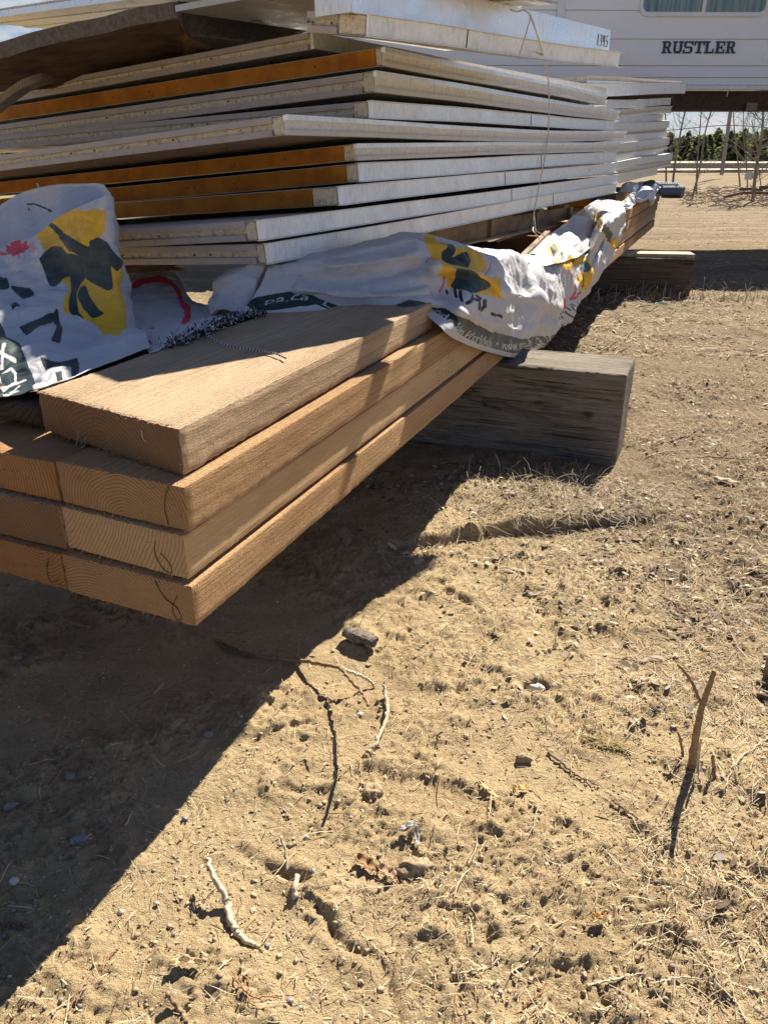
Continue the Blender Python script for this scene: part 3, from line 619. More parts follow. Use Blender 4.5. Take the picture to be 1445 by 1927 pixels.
# wide sheet on top whose underside is seen
zt=1.515
e=np.array([-.66,.75]); e/=np.linalg.norm(e); n_=np.array([.75,.66]); n_/=np.linalg.norm(n_); s0=np.array([-.060,2.25])
th=thing('roof_panel',(s0[0],s0[1],zt),'wide white panel on the very top, its shiny ribbed underside showing','insulated panel')
mb=MB()
def sp3(a_,b_,z): p=s0+e*a_+n_*b_; return (p[0],p[1],z+.068*a_)
Lr=3.2; 
for i in range(20):
    b0,b1=.78*i/20,.78*(i+1)/20; zz=zt+(.004 if i%4 else .0)
    mb.hexa([sp3(0,b0,zz),sp3(Lr,b0,zz),sp3(Lr,b1,zz),sp3(0,b1,zz),sp3(0,b0,zt+.012),sp3(Lr,b0,zt+.012),sp3(Lr,b1,zt+.012),sp3(0,b1,zt+.012)])
mb.build('ribbed_underside',UNDER,th,(s0[0],s0[1],zt))
mb=MB(); mb.hexa([sp3(0,.004,zt+.013),sp3(Lr,.004,zt+.013),sp3(Lr,.52,zt+.013),sp3(0,.52,zt+.013),sp3(0,.004,zt+.030),sp3(Lr,.004,zt+.030),sp3(Lr,.52,zt+.030),sp3(0,.52,zt+.030)]); mb.build('foam_core',FOAM,th,(s0[0],s0[1],zt))
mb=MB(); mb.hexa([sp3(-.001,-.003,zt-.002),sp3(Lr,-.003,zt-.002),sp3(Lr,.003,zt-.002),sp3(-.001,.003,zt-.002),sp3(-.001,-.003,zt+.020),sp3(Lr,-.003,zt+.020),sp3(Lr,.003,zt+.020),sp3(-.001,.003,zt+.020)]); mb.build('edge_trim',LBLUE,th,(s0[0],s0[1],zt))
# ------------------------------------------------------------------ warped fibreboard sheets above the stack
def strip_sheet(name,label,cat,near,far,tn,mats,parent=None):
    """near/far: lists of 3D points (edges); thickness downwards tn"""
    n=60; A=spline(near,n);Bf=spline(far,n); K=10; V=[];F=[]
    A=A+np.stack([vn3(A[:,0]*9,A[:,1]*9,A[:,2]*9,3)*.008]*3,-1)*np.array([0,0,1])
    for s in (0,1):
        for i in range(n):
            for k in range(K+1):
                p=A[i]*(1-k/K)+Bf[i]*(k/K); V.append((p[0],p[1],p[2]+.012*math.sin(k/K*3)-(tn if s==0 else 0)))
    def ix(s,i,k): return s*n*(K+1)+i*(K+1)+k
    mi=[]
    for i in range(n-1):
        for k in range(K):
            F.append((ix(0,i,k),ix(0,i,k+1),ix(0,i+1,k+1),ix(0,i+1,k))); mi.append(1)
            F.append((ix(1,i,k),ix(1,i+1,k),ix(1,i+1,k+1),ix(1,i,k+1))); mi.append(0)
        F.append((ix(0,i,0),ix(0,i+1,0),ix(1,i+1,0),ix(1,i,0))); mi.append(0)
        F.append((ix(0,i,K),ix(1,i,K),ix(1,i+1,K),ix(0,i+1,K))); mi.append(0)
    for i in (0,n-1):
        F.append(tuple(ix(0,i,k) for k in range(K+1))+tuple(ix(1,i,k) for k in range(K,-1,-1))); mi.append(0)
    o=mesh_obj(name,V,F,mats,loc=tuple(near[0]),smooth=False,midx=mi); return tag(o,label,cat)
strip_sheet('fibreboard_sheet','warped brown fibreboard sheet jutting out above the stack, dark rusty underside','fibreboard',
 [atD(-120,118,2.94),atD(0,78,2.90),atD(100,52,2.88),(atD(200,28,2.86)),atD(290,10,2.83),atD(335,4,2.83),atD(352,40,2.94),atD(420,68,3.24),atD(510,76,3.54)],
 [atD(-120,160,3.60),atD(0,150,3.60),atD(110,142,3.62),atD(230,115,3.66),atD(300,108,3.70),atD(340,110,3.72),atD(372,112,3.74),atD(430,100,3.78),atD(510,84,3.84)],.045,[FIBRE,FIBREB])
strip_sheet('fibreboard_sheet','grey fibreboard flap curling down toward the foam edged panel','fibreboard',
 [atD(338,62,2.93),atD(400,69,3.02),atD(465,75,3.14),atD(530,68,3.29),atD(588,52,3.43)],
 [atD(333,3,2.90),atD(400,11,3.19),atD(480,28,3.43),atD(545,40,3.58),atD(592,46,3.62)],.007,[FIBRE,FIBREB])
mb=MB(); pts=spline([atD(-20,203,3.06),atD(20,172,3.06),(atD(48,155,3.06)),atD(80,145,3.12)],16)
for a_,b_ in zip(pts[:-1],pts[1:]):
    mb.hexa([a_+(0,0,-.012),b_+(0,0,-.012),b_+(.0,.09,-.012),a_+(0,.09,-.012),a_+(0,0,.012),b_+(0,0,.012),b_+(0,.09,.012),a_+(0,.09,.012)])
tag(mb.build('curved_batten',PALW,None,tuple(pts[0])),'curved wooden batten at the left edge beneath the warped sheet','batten')
# small pine bough seen through the gap is built with the trees below
# ------------------------------------------------------------------ pallet under the panels
ax_u=np.array([math.sin(math.radians(PANG)),math.cos(math.radians(PANG))]); ax_v=np.array([-ax_u[1],ax_u[0]])
pc=atpl(928,470,(0.30,3.55),PANG); pz=.716
def pallet(label,c0,z,L_,W_,ht,seed):
    th=thing('pallet',(c0[0],c0[1],z),label,'pallet','wooden pallets under the panel stacks'); rn=random.Random(seed)
    def T(u,v,z_): p=np.array(c0[:2])+ax_u*u+ax_v*v; return (p[0],p[1],z_)
    o=(c0[0],c0[1],z)
    for k in range(3):
        v0=[0.0,W_/2-.02,W_-.04][k]
        mb=MB()
        if k==0:
            n=16
            for i in range(n):
                u0,u1=L_*i/n,L_*(i+1)/n; mb.box(u0,u1,v0,v0+.04,z+.018,z+ht-.02,T=T)
        else: mb.box(0,L_,v0,v0+.04,z+.018,z+ht-.02,T=T)
        mb.build('stringer',PALW,th,o)
    for lev in (0,1):
        zz=z if lev==0 else z+ht-.02
        for k in range(6 if lev else 4):
            u=L_*(k+.02)/(5.4 if lev else 3.4); w_=.09; d=rn.uniform(-.012,.012); mb=MB(); mb.box(u,u+w_,-.012+d,W_+d,zz,zz+.017,T=T); mb.build('deck_board',PALW,th,o)
    return th,T
# block style pallet: three visible openings
c0=atpl(700,463,(.02,3.0),PANG)
q0=np.array([.02,3.0])+ax_u*.05+ax_v*.12
th,T=pallet('wooden pallet carrying the near panel stack, its side openings facing right',q0,.717,2.48,1.5,.115,3)
PALB=wood('pale_block_wood',(.56,.47,.35),(.36,.28,.19),(-.3,.1),.009,.6,1,.2,.002)
for u in (.42,1.155,1.81,2.42): mb=MB(); mb.box(u,u+.045,-.022,.13,.736,.8135,T=T); mb.build('block',PALB,th,(q0[0],q0[1],.717))
mb=MB(); mb.box(.75,2.0,.02,.10,.716,.724,T=lambda u,v,z:T(u,v-.06-(u-.75)*.03,z+.01)); tag(mb.build('loose_slat',PALE,None,T(.75,0,.72)),'loose grey slat sticking out under the pallet','slat')
# diagonal broken slat
a1,b1=atD(962,500,3.35),atD(1025,440,3.9); d_=np.array([.024,0,0]); mb=MB(); mb.hexa([a1,a1+d_,b1+d_,b1,a1+(0,0,.014),a1+d_+(0,0,.014),b1+d_+(0,0,.014),b1+(0,0,.014)]); tag(mb.build('loose_slat',PALW,None,tuple(a1)),'diagonal broken slat between the pallet and the white wrap','slat')
# red sheet with pale plank seen under the stack on the left
a_,b_,c_,d_=atD(200,501,3.1),atD(340,498,3.1),atD(300,507,2.9),atD(200,520,2.85)
mb=MB(); mb.hexa([d_,c_,b_,a_,d_+(0,0,.006),c_+(0,0,.006),b_+(0,0,.006),a_+(0,0,.006)]); tag(mb.build('red_board',RED,None,tuple(d_)),'bright red painted board glimpsed under the lowest panel','board')
a_,b_,c_,d_=atD(225,512,2.82),atD(300,499,2.9),atD(352,511,2.75),atD(232,520,2.7)
mb=MB(); mb.hexa([d_,c_,b_,a_,d_+(0,0,.008),c_+(0,0,.008),b_+(0,0,.008),a_+(0,0,.008)]); tag(mb.build('pale_slat',PALE,None,tuple(d_)),'pale wooden slat on the red board under the stack','slat')
# ------------------------------------------------------------------ printed plastic wraps
def smo(poly,n=5):
    P_=np.array(poly,float); k=len(P_); o_=[]
    for i in range(k):
        a,b,c,d=P_[i-1],P_[i],P_[(i+1)%k],P_[(i+2)%k]
        for t in range(n): f=t/n; o_.append(tuple(.5*(2*b+(-a+c)*f*.8+(2*a*.8-5*b*.92+4*c*.96-d*.8+(b*-.4+c*.16)*.0)*0+(0)*f)) if False else tuple(b*(1-f)**2*(1+2*f)+c*f*f*(3-2*f)+(c-a)*.42*f*(1-f)**2-(d-b)*.42*f*f*(1-f)))
    return o_
def pip(x,y,poly):
    if 4<len(poly)<31 and isinstance(poly,list): poly=smo(poly)
    c=np.zeros(x.shape,bool); n=len(poly)
    for i in range(n):
        x1,y1=poly[i];x2,y2=poly[(i+1)%n]
        if y1==y2: continue
        c^=((y1>y)!=(y2>y))&(x<(x2-x1)*(y-y1)/(y2-y1)+x1)
    return c
def pline(x,y,pts,w_):
    D=np.full(x.shape,1e9)
    for a_,b_ in zip(pts[:-1],pts[1:]): D=np.minimum(D,seg_d(x,y,a_,b_)[0])
    return D<w_
def text_mask(txt,shear=0):
    cu=bpy.data.curves.new('t','FONT'); cu.body=txt; cu.size=1; cu.shear=shear; cu.resolution_u=3
    o=bpy.data.objects.new('t',cu); C.objects.link(o); bpy.context.view_layer.update()
    me=bpy.data.meshes.new_from_object(o.evaluated_get(bpy.context.evaluated_depsgraph_get()))
    me.calc_loop_triangles(); V=np.array([v.co[:2] for v in me.vertices]); T=[tuple(t.vertices) for t in me.loop_triangles]
    bpy.data.objects.remove(o); bpy.data.curves.remove(cu); 
    res=60; W=V[:,0].max(); H0=-.25; Hh=1.25; img=np.zeros((int(Hh*res)+2,int(W*res)+2),bool)
    gy,gx=np.mgrid[0:img.shape[0],0:img.shape[1]]
    for t in T:
        p=V[list(t)]; x0,x1=int(p[:,0].min()*res),int(p[:,0].max()*res)+2; y0_,y1_=int((p[:,1].min()-H0)*res),int((p[:,1].max()-H0)*res)+2
        x0=max(x0,0);y0_=max(y0_,0)
        sx_=gx[y0_:y1_,x0:x1]/res; sy=gy[y0_:y1_,x0:x1]/res+H0
        img[y0_:y1_,x0:x1]|=pip(sx_,sy,[tuple(v) for v in p])
    bpy.data.meshes.remove(me)
    return img,res,W,H0
def text_on(x,y,txt,line,h,shear=0):
    """letters of height h px standing on a polyline"""
    img,res,W,H0=text_mask(txt,shear); L=[math.dist(a_,b_) for a_,b_ in zip(line[:-1],line[1:])]; tot=sum(L); s0=0
    D=np.full(x.shape,1e9);S_=np.zeros(x.shape);N_=np.zeros(x.shape)
    for (a_,b_),l in zip(zip(line[:-1],line[1:]),L):
        d,t=seg_d(x,y,a_,b_); nrm=((b_[0]-a_[0])*(y-a_[1])-(b_[1]-a_[1])*(x-a_[0]))/l
        m_=d<D; D=np.where(m_,d,D); S_=np.where(m_,s0+t*l,S_); N_=np.where(m_,-nrm,N_); s0+=l
    u=S_/tot*W; v=N_/h; ok=(v>-.25)&(v<.95)&(D<h*1.05)&(u>0)&(u<W-.01)
    iu=np.clip((u*res).astype(int),0,img.shape[1]-1); iv=np.clip(((v-H0)*res).astype(int),0,img.shape[0]-1)
    return ok&img[iv,iu]
m=MT('printed_plastic_wrap',.55,0,.22)
at=m.t.nodes.new('ShaderNodeAttribute'); at.attribute_name='print'
n1=m.noise(m.map(),7,5,.6); n2=m.noise(m.map(),45,4,.6)
m.col(m.mix(m.ramp(n1,[(.42,0),(.72,.40)]),at.outputs['Color'],m.mix(.5,at.outputs['Color'],(.42,.38,.31))))
m.bump(m.math('ADD',n1,m.math('MULTIPLY',n2,.25)),.35,.012)
m.b.inputs['Subsurface Weight'].default_value=0; WRAP=m.m
WHT=(.54,.55,.58);YEL=(.80,.46,.03);DRK=(.025,.045,.05);REDC=(.70,.05,.09);LET=(.62,.63,.62)
def cloth(name,ctrl,nu,nv,paint,parent,loc,wr=.010,seed=0,jag=0.0,folds=1.0,ridges=()):
    """ctrl[col][row]=(px,py,D): resampled smoothly, wrinkled, then painted"""
    A=np.array(ctrl,float) # cols,rows,3
    B=np.stack([spline(A[:,r],nu) for r in range(A.shape[1])],1); G_=np.stack([spline(B[i],nv) for i in range(nu)],0)
    px,py,D=G_[...,0],G_[...,1],G_[...,2]
    for pts_,amp,wd_ in ridges:
        dd=np.full(px.shape,1e9)
        for a_,b_ in zip(pts_[:-1],pts_[1:]): dd=np.minimum(dd,seg_d(px,py,a_,b_)[0])
        dd=dd+4*vn3(px*.05,py*.05,px*0,7); D=D-amp*np.exp(-(dd/wd_)**2)
    rx=(px-CX)/FPX; ry=(py-CY)/FPX; dy_=math.cos(PITCH)-ry*math.sin(PITCH); dz=-math.sin(PITCH)-ry*math.cos(PITCH)
    Pp=np.stack([rx/dy_*D,D,CAM_H+dz/dy_*D],-1)
    du=np.gradient(Pp,axis=0);dv=np.gradient(Pp,axis=1); N_=np.cross(du,dv); N_/=np.linalg.norm(N_,axis=-1,keepdims=True)+1e-9
    x,y,z=Pp[...,0],Pp[...,1],Pp[...,2]
    def rid(a): return 1-np.abs(a)*4
    w1=vn3(x*5+2.3*vn3(x*4,y*4,z*4,seed+5),y*5,z*9,seed); w2=vn3(x*17+1.5*vn3(x*11,y*11,z*11,seed+6),y*17,z*26,seed+1); w3=vn3(x*42,y*42,z*60,seed+2); w4=vn3(x*95,y*95,z*130,seed+3)
    Rk=np.random.default_rng(seed+77); d=np.zeros_like(x)
    for k in range(16):
        dr=Rk.normal(0,1,3); dr[2]*=1.5; dr/=np.linalg.norm(dr); f=3.0*1.22**k; ph=Rk.uniform(0,9); ww=.55*vn3(x*2.1+k,y*2.1,z*2.1,seed+k)*1.6
        t_=(x*dr[0]+y*dr[1]+z*dr[2])*f+ph+ww*3; tr_=np.abs((t_%2)-1)*2-1; md_=sstep(-.05,.35,vn3(x*f*.35+k,y*f*.35,z*f*.35,seed+40+k)+.12); d+=tr_*md_*(1.35/(1.22**k))**1.0
    d=wr*(1.5*d+.35*rid(w1)*folds+.10*rid(w3))
    ee=np.minimum(np.linspace(0,1,nv),1-np.linspace(0,1,nv))[None,:]; d=d*(.35+.65*sstep(0,.12,ee))
    Pp=Pp+N_*(d-wr*.5)[...,None]
    # keep it from sinking into the boards
    V=Pp.reshape(-1,3); i=np.arange(nu*nv).reshape(nu,nv); F=np.stack([i[:-1,:-1],i[1:,:-1],i[1:,1:],i[:-1,1:]],-1).reshape(-1,4)
    o=mesh_obj(name,V,F,WRAP,parent,loc,smooth=True)
    wx=px+6*vn3(x*9,y*9,z*9,seed+8); wy=py+5*vn3(x*9,y*9,z*9,seed+9)
    col=np.empty(px.shape+(4,)); col[...,:3]=WHT; col[...,3]=1; paint(px,py,wx,wy,col)
    ca=o.data.color_attributes.new('print','FLOAT_COLOR','POINT'); ca.data.foreach_set('color',col.reshape(-1).astype(np.float32))
    md=o.modifiers.new('thickness','SOLIDIFY'); md.thickness=.0016; md.offset=0
    return o
def lp(x,y,off): # on the lumber's side plane, off metres proud of it
    a=math.radians(LANG); n_=np.array([math.cos(a),-math.sin(a)]); p=(B0[0]+n_[0]*off,B0[1]+n_[1]*off); return (x,y,float(atpl(x,y,p,LANG)[1]))
def zp(x,y,z): return (x,y,float(atz(x,y,z)[1]))
# --- long wrap hanging over the side of the lumber
def lw(pts,offs):
    return [lp(x,y,o_) for (x,y),o_ in zip(pts,offs)]
OF=[-.05,-.005,.025,.045,.055,.05,.04,.032,.025]
ctrl=[
 [(528,492,2.36),(516,498,2.30),(504,506,2.27),(496,526,2.25),(488,548,2.23),(480,562,2.21),(472,575,2.19),(464,588,2.165),(458,596,2.145)],
 [(562,484,2.42),(560,492,2.33),(556,503,2.30),(552,525,2.27),(548,540,2.25),(546,553,2.24),(542,566,2.21),(538,578,2.18),(532,591,2.155)],
 [(642,467,2.50),(640,475,2.40),(638,490,2.36),(636,515,2.32),(634,538,2.29),(632,556,2.27),(630,567,2.24),(628,576,2.21),(622,587,2.18)],
 [(725,446,2.62),(722,454,2.46),(720,472,2.42),(720,502,2.37),(718,532,2.33),(716,556,2.30),(714,568,2.27),(712,577,2.24),(706,587,2.20)],
 [(790,441,2.72),(788,449,2.52),(786,464,2.47),(786,495,2.42),(786,525,2.37),(780,551,2.34),(776,566,2.30),(772,577,2.26),(766,586,2.21)],
 [(850,454,2.74),(848,460,2.58),(845,478,2.53),(844,508,2.48),(842,540,2.43),(832,562,2.41),(820,577,2.37),(808,588,2.33),(795,592,2.27)],
 lw([(900,465),(898,470),(896,490),(894,522),(888,560),(876,585),(864,603),(848,618),(834,626)],[-.09,-.03,.00,.02,.05,.045,.035,.03,.022]),
 lw([(950,476),(945,480),(942,502),(940,535),(934,575),(922,602),(910,624),(897,642),(882,650)],OF),
 lw([(1000,482),(990,488),(988,508),(985,544),(980,585),(972,615),(958,642),(944,657),(926,664)],OF),
 lw([(1050,488),(1040,495),(1036,512),(1033,545),(1024,585),(1014,615),(1000,642),(985,660),(966,671)],OF),
 lw([(1090,474),(1082,482),(1078,496),(1074,525),(1066,562),(1054,595),(1042,620),(1028,640),(1008,656)],OF),
 lw([(1118,450),(1108,460),(1106,475),(1104,498),(1098,525),(1090,555),(1079,580),(1066,600),(1048,622)],OF),
 [zp(1122,392,.765),zp(1128,412,.755),zp(1131,432,.745),lp(1131,452,.035)]+lw([(1128,480),(1122,508),(1112,532),(1100,553),(1086,575)],[.06,.055,.045,.035,.028]),
 [zp(1126,368,.80),zp(1141,382,.785),zp(1150,398,.765),zp(1155,414,.745)]+lw([(1154,440),(1149,464),(1142,486),(1134,505),(1122,526)],[.045,.055,.045,.035,.028]),
 [zp(1148,363,.80),zp(1160,373,.785),zp(1169,385,.765),zp(1174,398,.748)]+lw([(1175,414),(1173,432),(1170,446),(1164,462),(1156,480)],[.03,.045,.04,.035,.028]),
]
BT=[(466,586),(474,572),(500,560),(540,553),(575,555),(610,564),(650,567),(700,573),(742,573),(770,566),(800,572),(840,580),(868,595),(900,612),(935,627),(975,636),(1010,634),(1045,626),(1060,606)]
BB=[(1040,640),(1018,648),(990,659),(960,663),(925,655),(895,645),(865,630),(842,610),(820,594),(790,578),(745,582),(700,586),(650,583),(600,576),(560,581),(520,588),(480,592)]
def paintB(px,py,wx,wy,col):
    def s(m_,c): col[m_,:3]=c
    s(pip(px,py,BT+BB),DRK)
    g=pip(px,py,BT+BB)&(px>860); col[g,:3]=(.10,.115,.11)
    s(text_on(px,py,'pa.ca  La',[(498,580),(530,571),(565,567),(592,570),(640,580)],18,.2)&pip(px,py,BT+BB),LET)
    s(text_on(px,py,'under',[(800,592),(822,598),(838,613),(852,628)],22)&(px<900),LET)
    s(text_on(px,py,'Sales Worldwide  •  www.tapa.ca  La Ye',[(850,620),(880,640),(915,652),(950,659),(985,656),(1012,650),(1034,638)],26,.25),LET)
    s(pip(wx,wy,[(800,446),(818,449),(840,462),(868,466),(885,470),(905,485),(908,515),(880,509),(862,504),(835,500),(815,498),(805,480)]),YEL)
    s(pip(wx,wy,[(828,455),(855,463),(857,475),(850,488),(862,483),(877,473),(884,482),(884,495),(878,505),(860,501),(838,498),(831,488),(832,475),(842,465)]),DRK)
    s(pip(wx,wy,[(822,506),(836,500),(858,506),(880,508),(905,518),(925,522),(937,535),(938,550),(941,563),(920,556),(895,552),(845,546),(836,546),(833,525)]),YEL)
    s(pip(wx,wy,[(857,506),(880,508),(900,518),(918,528),(922,535),(912,545),(890,551),(848,545),(853,527)]),(.03,.065,.07))
    s(pline(wx,wy,[(908,470),(920,490),(917,505),(910,517)],1.3),REDC); s(pline(wx,wy,[(831,522),(825,540),(821,549)],2),REDC)
    # torn pieces of lettering
    for q in ([(836,549),(843,556)],[(855,547),(861,562)],[(866,552),(870,568)],[(889,555),(885,565),(877,571)],[(890,562),(903,566),(899,581)],[(898,556),(906,562)],[(913,565),(913,575),(906,584)],[(922,588),(926,593)],[(930,592),(936,598)]): s(pline(wx,wy,q,2.6),(.02,.025,.05))
    for x0_ in range(5): 
        bx=1046+x0_*8; by=588-x0_*5; s(pline(wx,wy,[(bx,by),(bx+2,by+10),(bx+5,by+16)],1.1),(.03,.04,.09)); s(pline(wx,wy,[(bx+2,by-2),(bx+6,by+5)],.9),(.03,.04,.09))
    s(pip(wx,wy,[(1118,403),(1128,410),(1150,438),(1165,452),(1163,474),(1150,464),(1140,450),(1125,425)]),YEL)
    s(pip(wx,wy,[(1128,412),(1145,432),(1155,448),(1155,460),(1143,453),(1132,430)]),(.05,.10,.12))
    s(pip(wx,wy,[(1025,456),(1040,453),(1060,472),(1072,487),(1050,502),(1035,484)]),YEL); s(pip(wx,wy,[(1030,456),(1045,465),(1052,480),(1058,473),(1068,486),(1052,499),(1042,482)]),DRK)
    s(pip(wx,wy,[(1050,502),(1085,482),(1103,493),(1112,515),(1100,542),(1092,545),(1088,520),(1095,508),(1075,500),(1060,512)]),YEL); s(pip(wx,wy,[(1088,498),(1097,494),(1104,500),(1104,512),(1096,514),(1089,508)]),(.05,.10,.12))
    s(pline(wx,wy,[(1096,518),(1096,538),(1086,552),(1072,564)],1),DRK)
    s(pline(wx,wy,[(1083,515),(1078,530),(1080,545),(1073,560)],1.1),REDC); s(pline(wx,wy,[(1061,562),(1061,580)],2),REDC); s(pline(wx,wy,[(1072,562),(1082,557)],2.2),REDC); s(pline(wx,wy,[(1057,447),(1062,460)],1),REDC)
    s(pip(px,py,[(735,576),(800,560),(800,574),(770,580)])&False,DRK)
bw=thing('plastic_wrap',tuple(atpl(900,560,B0,LANG)),'long crumpled white plastic wrap with dark lettered band draped over the side of the lumber','plastic wrap')
cloth('draped_sheet',ctrl,760,300,paintB,bw,tuple(atpl(900,560,B0,LANG)),.0095,3,ridges=[([(820,502),(870,506),(920,523),(945,548),(1000,560),(1045,578)],.075,9),([(760,578),(800,568),(840,576),(890,597),(940,615),(990,622),(1040,612)],.035,9),([(960,500),(1010,508),(1060,520),(1100,505)],-.02,14),([(900,520),(960,530),(1040,545)],-.012,12),([(560,520),(640,528),(740,520),(800,498)],-.03,12),([(620,500),(700,492),(780,478)],.03,9),([(1000,600),(1060,570),(1120,520),(1150,470)],-.015,9),([(1085,540),(1130,500),(1155,455)],.04,7),([(560,545),(640,552),(740,556),(800,548)],.03,6)])
# a translucent twisted tail at its left end
tl=[[(492,500,2.34),(480,505,2.34),(462,512,2.36),(446,525,2.42)],[(498,515,2.32),(478,525,2.30),(455,535,2.32),(432,545,2.40)],[(488,545,2.27),(466,552,2.26),(440,560,2.30),(415,568,2.38)],[(478,570,2.22),(455,578,2.2),(425,582,2.24),(400,586,2.33)],[(466,592,2.15),(448,597,2.15),(420,600,2.16),(398,598,2.22)]]
cloth('twisted_tail',tl,90,90,lambda px,py,wx,wy,col:None,bw,tuple(atpl(900,560,B0,LANG)),.022,9)
# inner layer behind the sagging lip
inn=[[(985,478,3.75),(988,487,3.60),(992,500,3.3)],[(1020,452,4.1),(1028,470,3.9),(1036,500,3.6)],[(1050,430,4.5),(1058,455,4.25),(1066,492,3.95)],[(1080,405,5.0),(1088,435,4.75),(1096,478,4.4)],[(1108,385,5.6),(1116,415,5.4),(1124,450,5.0)],[(1128,376,6.0),(1136,400,5.8),(1142,430,5.4)]]
cloth('inner_layer',inn,120,70,lambda px,py,wx,wy,col:paintB(px,py,wx,wy,col),bw,tuple(atpl(900,560,B0,LANG)),.012,13)
# --- folded wrap at the left
A1=[
 [(-60,492,2.40),(-60,540,2.22),(-60,600,2.02),(-60,660,1.82),(-60,715,1.60),(-60,762,1.41)],
 [(0,470,2.38),(0,522,2.2),(0,582,2.0),(0,642,1.8),(0,702,1.60),(0,750,1.42)],
 [(40,455,2.36),(38,512,2.2),(35,580,2.0),(35,645,1.8),(42,705,1.60),(50,745,1.43)],
 [(78,440,2.33),(78,495,2.2),(78,562,2.03),(82,632,1.84),(92,690,1.60),zp(100,722,.716)],
 [(118,410,2.28),(118,475,2.2),(122,552,2.06),(130,625,1.92),(142,675,1.68),zp(150,702,.716)],
 [(160,390,2.24),(158,460,2.17),(162,545,2.08),(172,615,1.98),(182,655,1.80),zp(196,686,.716)],
 [(190,378,2.22),(188,440,2.15),(196,530,2.09),(206,600,2.02),(214,640,1.86),zp(226,675,.716)],
 [(207,371,2.2),(213,430,2.15),(224,510,2.12),(234,580,2.08),(242,622,1.94),zp(256,666,.716)],
 [(214,380,2.3),(222,450,2.28),(232,522,2.25),(248,582,2.18),(262,620,2.02),zp(285,656,.716)],
]
YP=[(73,440),(95,420),(120,402),(150,398),(165,402),(200,399),(205,408),(200,440),(195,452),(224,500),(232,560),(240,600),(240,622),(226,645),(205,637),(180,615),(150,598),(125,592),(118,580),(128,555),(130,540),(120,530),(112,520),(95,480),(82,458)]
D1=[(83,427),(95,420),(108,424),(125,440),(150,458),(172,468),(176,458),(190,451),(205,458),(222,485),(225,500),(220,512),(212,503),(214,540),(204,548),(188,542),(162,525),(150,500),(152,484),(138,478),(128,462),(108,438),(95,425)]
D2=[(82,500),(92,485),(110,473),(125,471),(133,482),(150,484),(162,495),(160,520),(150,540),(145,560),(150,590),(158,602),(135,592),(130,575),(135,550),(133,530),(128,512),(115,528),(102,535),(92,528)]
D3=[(150,545),(160,538),(170,560),(185,582),(197,594),(175,600),(160,585),(147,563)]
def leafpoly(cx,cy,s_,rot=0):
    P_=[(0,-10),(2,-6),(5,-8),(4,-3),(9,-5),(8,-2),(10,0),(5,3),(6,5),(.6,4.4),(.6,10),(-.6,10),(-.6,4.4),(-6,5),(-5,3),(-10,0),(-8,-2),(-9,-5),(-4,-3),(-5,-8),(-2,-6)]
    c_,q_=math.cos(rot),math.sin(rot); return [(cx+s_*(x*c_-y*q_),cy+s_*(x*q_+y*c_)) for x,y in P_]
def paintA(px,py,wx,wy,col):
    def s(m_,c): col[m_,:3]=c
    s(pip(wx,wy,YP),YEL)
    for d in (D1,D2,D3): s(pip(wx,wy,d),DRK)
    for d in ([(40,622),(107,590),(110,601),(52,634)],[(107,588),(118,620),(116,640),(108,652),(98,640),(106,622),(100,600)],[(22,588),(35,578),(46,588),(30,604)],[(25,540),(55,538),(64,550),(50,570),(40,560)],[(80,682),(146,679),(149,690),(85,697)],[(138,680),(150,685),(142,706),(132,702)],[(104,700),(116,697),(116,713),(104,714)],[(0,525),(18,528),(22,545),(8,550),(-10,545)]): s(pip(wx,wy,d),DRK)
    bd=pip(px,py,[(-80,560),(0,612),(14,636),(40,655),(58,695),(66,728),(62,760),(-80,780)]); s(bd,DRK)
    s(pline(px,py,[(2,700),(22,696),(30,704),(30,716),(14,727),(2,722),(-2,708)],2.2)&bd,LET); s(pline(px,py,[(-6,716),(6,730),(48,714)],2.2)&bd,LET)
    s(pline(px,py,[(-4,678),(0,672),(30,682)],2.2)&bd,LET); s(pline(px,py,[(-10,690),(4,688),(12,660)],2)&bd,LET)
    for q in ([(38,727),(18,740),(36,738),(12,748)],): s(pline(px,py,q,1.3)&bd,LET)
    s(text_on(px,py,'www',[(-30,740),(20,752)],18)&bd,LET)
    s(pip(px,py,tuple(leafpoly(36,471,2.3,-.25))),REDC); s(pip(wx,wy,[(-40,474),(0,476),(22,478),(22,482),(-40,482)]),(.68,.12,.15)); s(pip(wx,wy,[(58,460),(74,456),(68,464),(72,470),(60,468)]),(.74,.30,.32)); s(pline(wx,wy,[(66,474),(72,482),(78,476),(70,472)],1.6),(.74,.35,.36))
aw_loc=tuple(atD(120,600,1.95)); aw=thing('plastic_wrap',aw_loc,'white plastic wrap folded open at the left edge with yellow logo and red maple leaf','plastic wrap')
cloth('front_layer',A1,380,420,paintA,aw,aw_loc,.0135,31)
A2=[
 [(214,520,2.50),(222,545,2.42),(230,580,2.3),(242,612,2.18),(262,640,1.96),zp(282,664,.716)],
 [(232,522,2.62),(240,545,2.50),(250,580,2.34),(262,610,2.2),(280,637,1.98),zp(302,657,.716)],
 [(268,516,2.66),(276,542,2.52),(284,575,2.38),(292,603,2.22),(304,628,2.02),zp(325,647,.716)],
 [(305,514,2.66),(310,540,2.55),(316,570,2.4),(322,597,2.25),(332,620,2.05),zp(350,638,.716)],
 [(330,520,2.62),(340,548,2.52),(348,573,2.40),(356,596,2.27),(364,614,2.09),zp(380,628,.716)],
 [(358,564,2.50),(366,572,2.44),(374,583,2.36),(384,596,2.26),(394,606,2.11),zp(406,618,.716)],
 [(400,578,2.38),(405,583,2.34),(410,589,2.28),(418,597,2.21),(426,603,2.11),zp(434,609,.716)],
 [(440,588,2.25),(442,590,2.23),(446,593,2.2),(450,596,2.17),(454,599,2.14),(458,601,2.12)]]
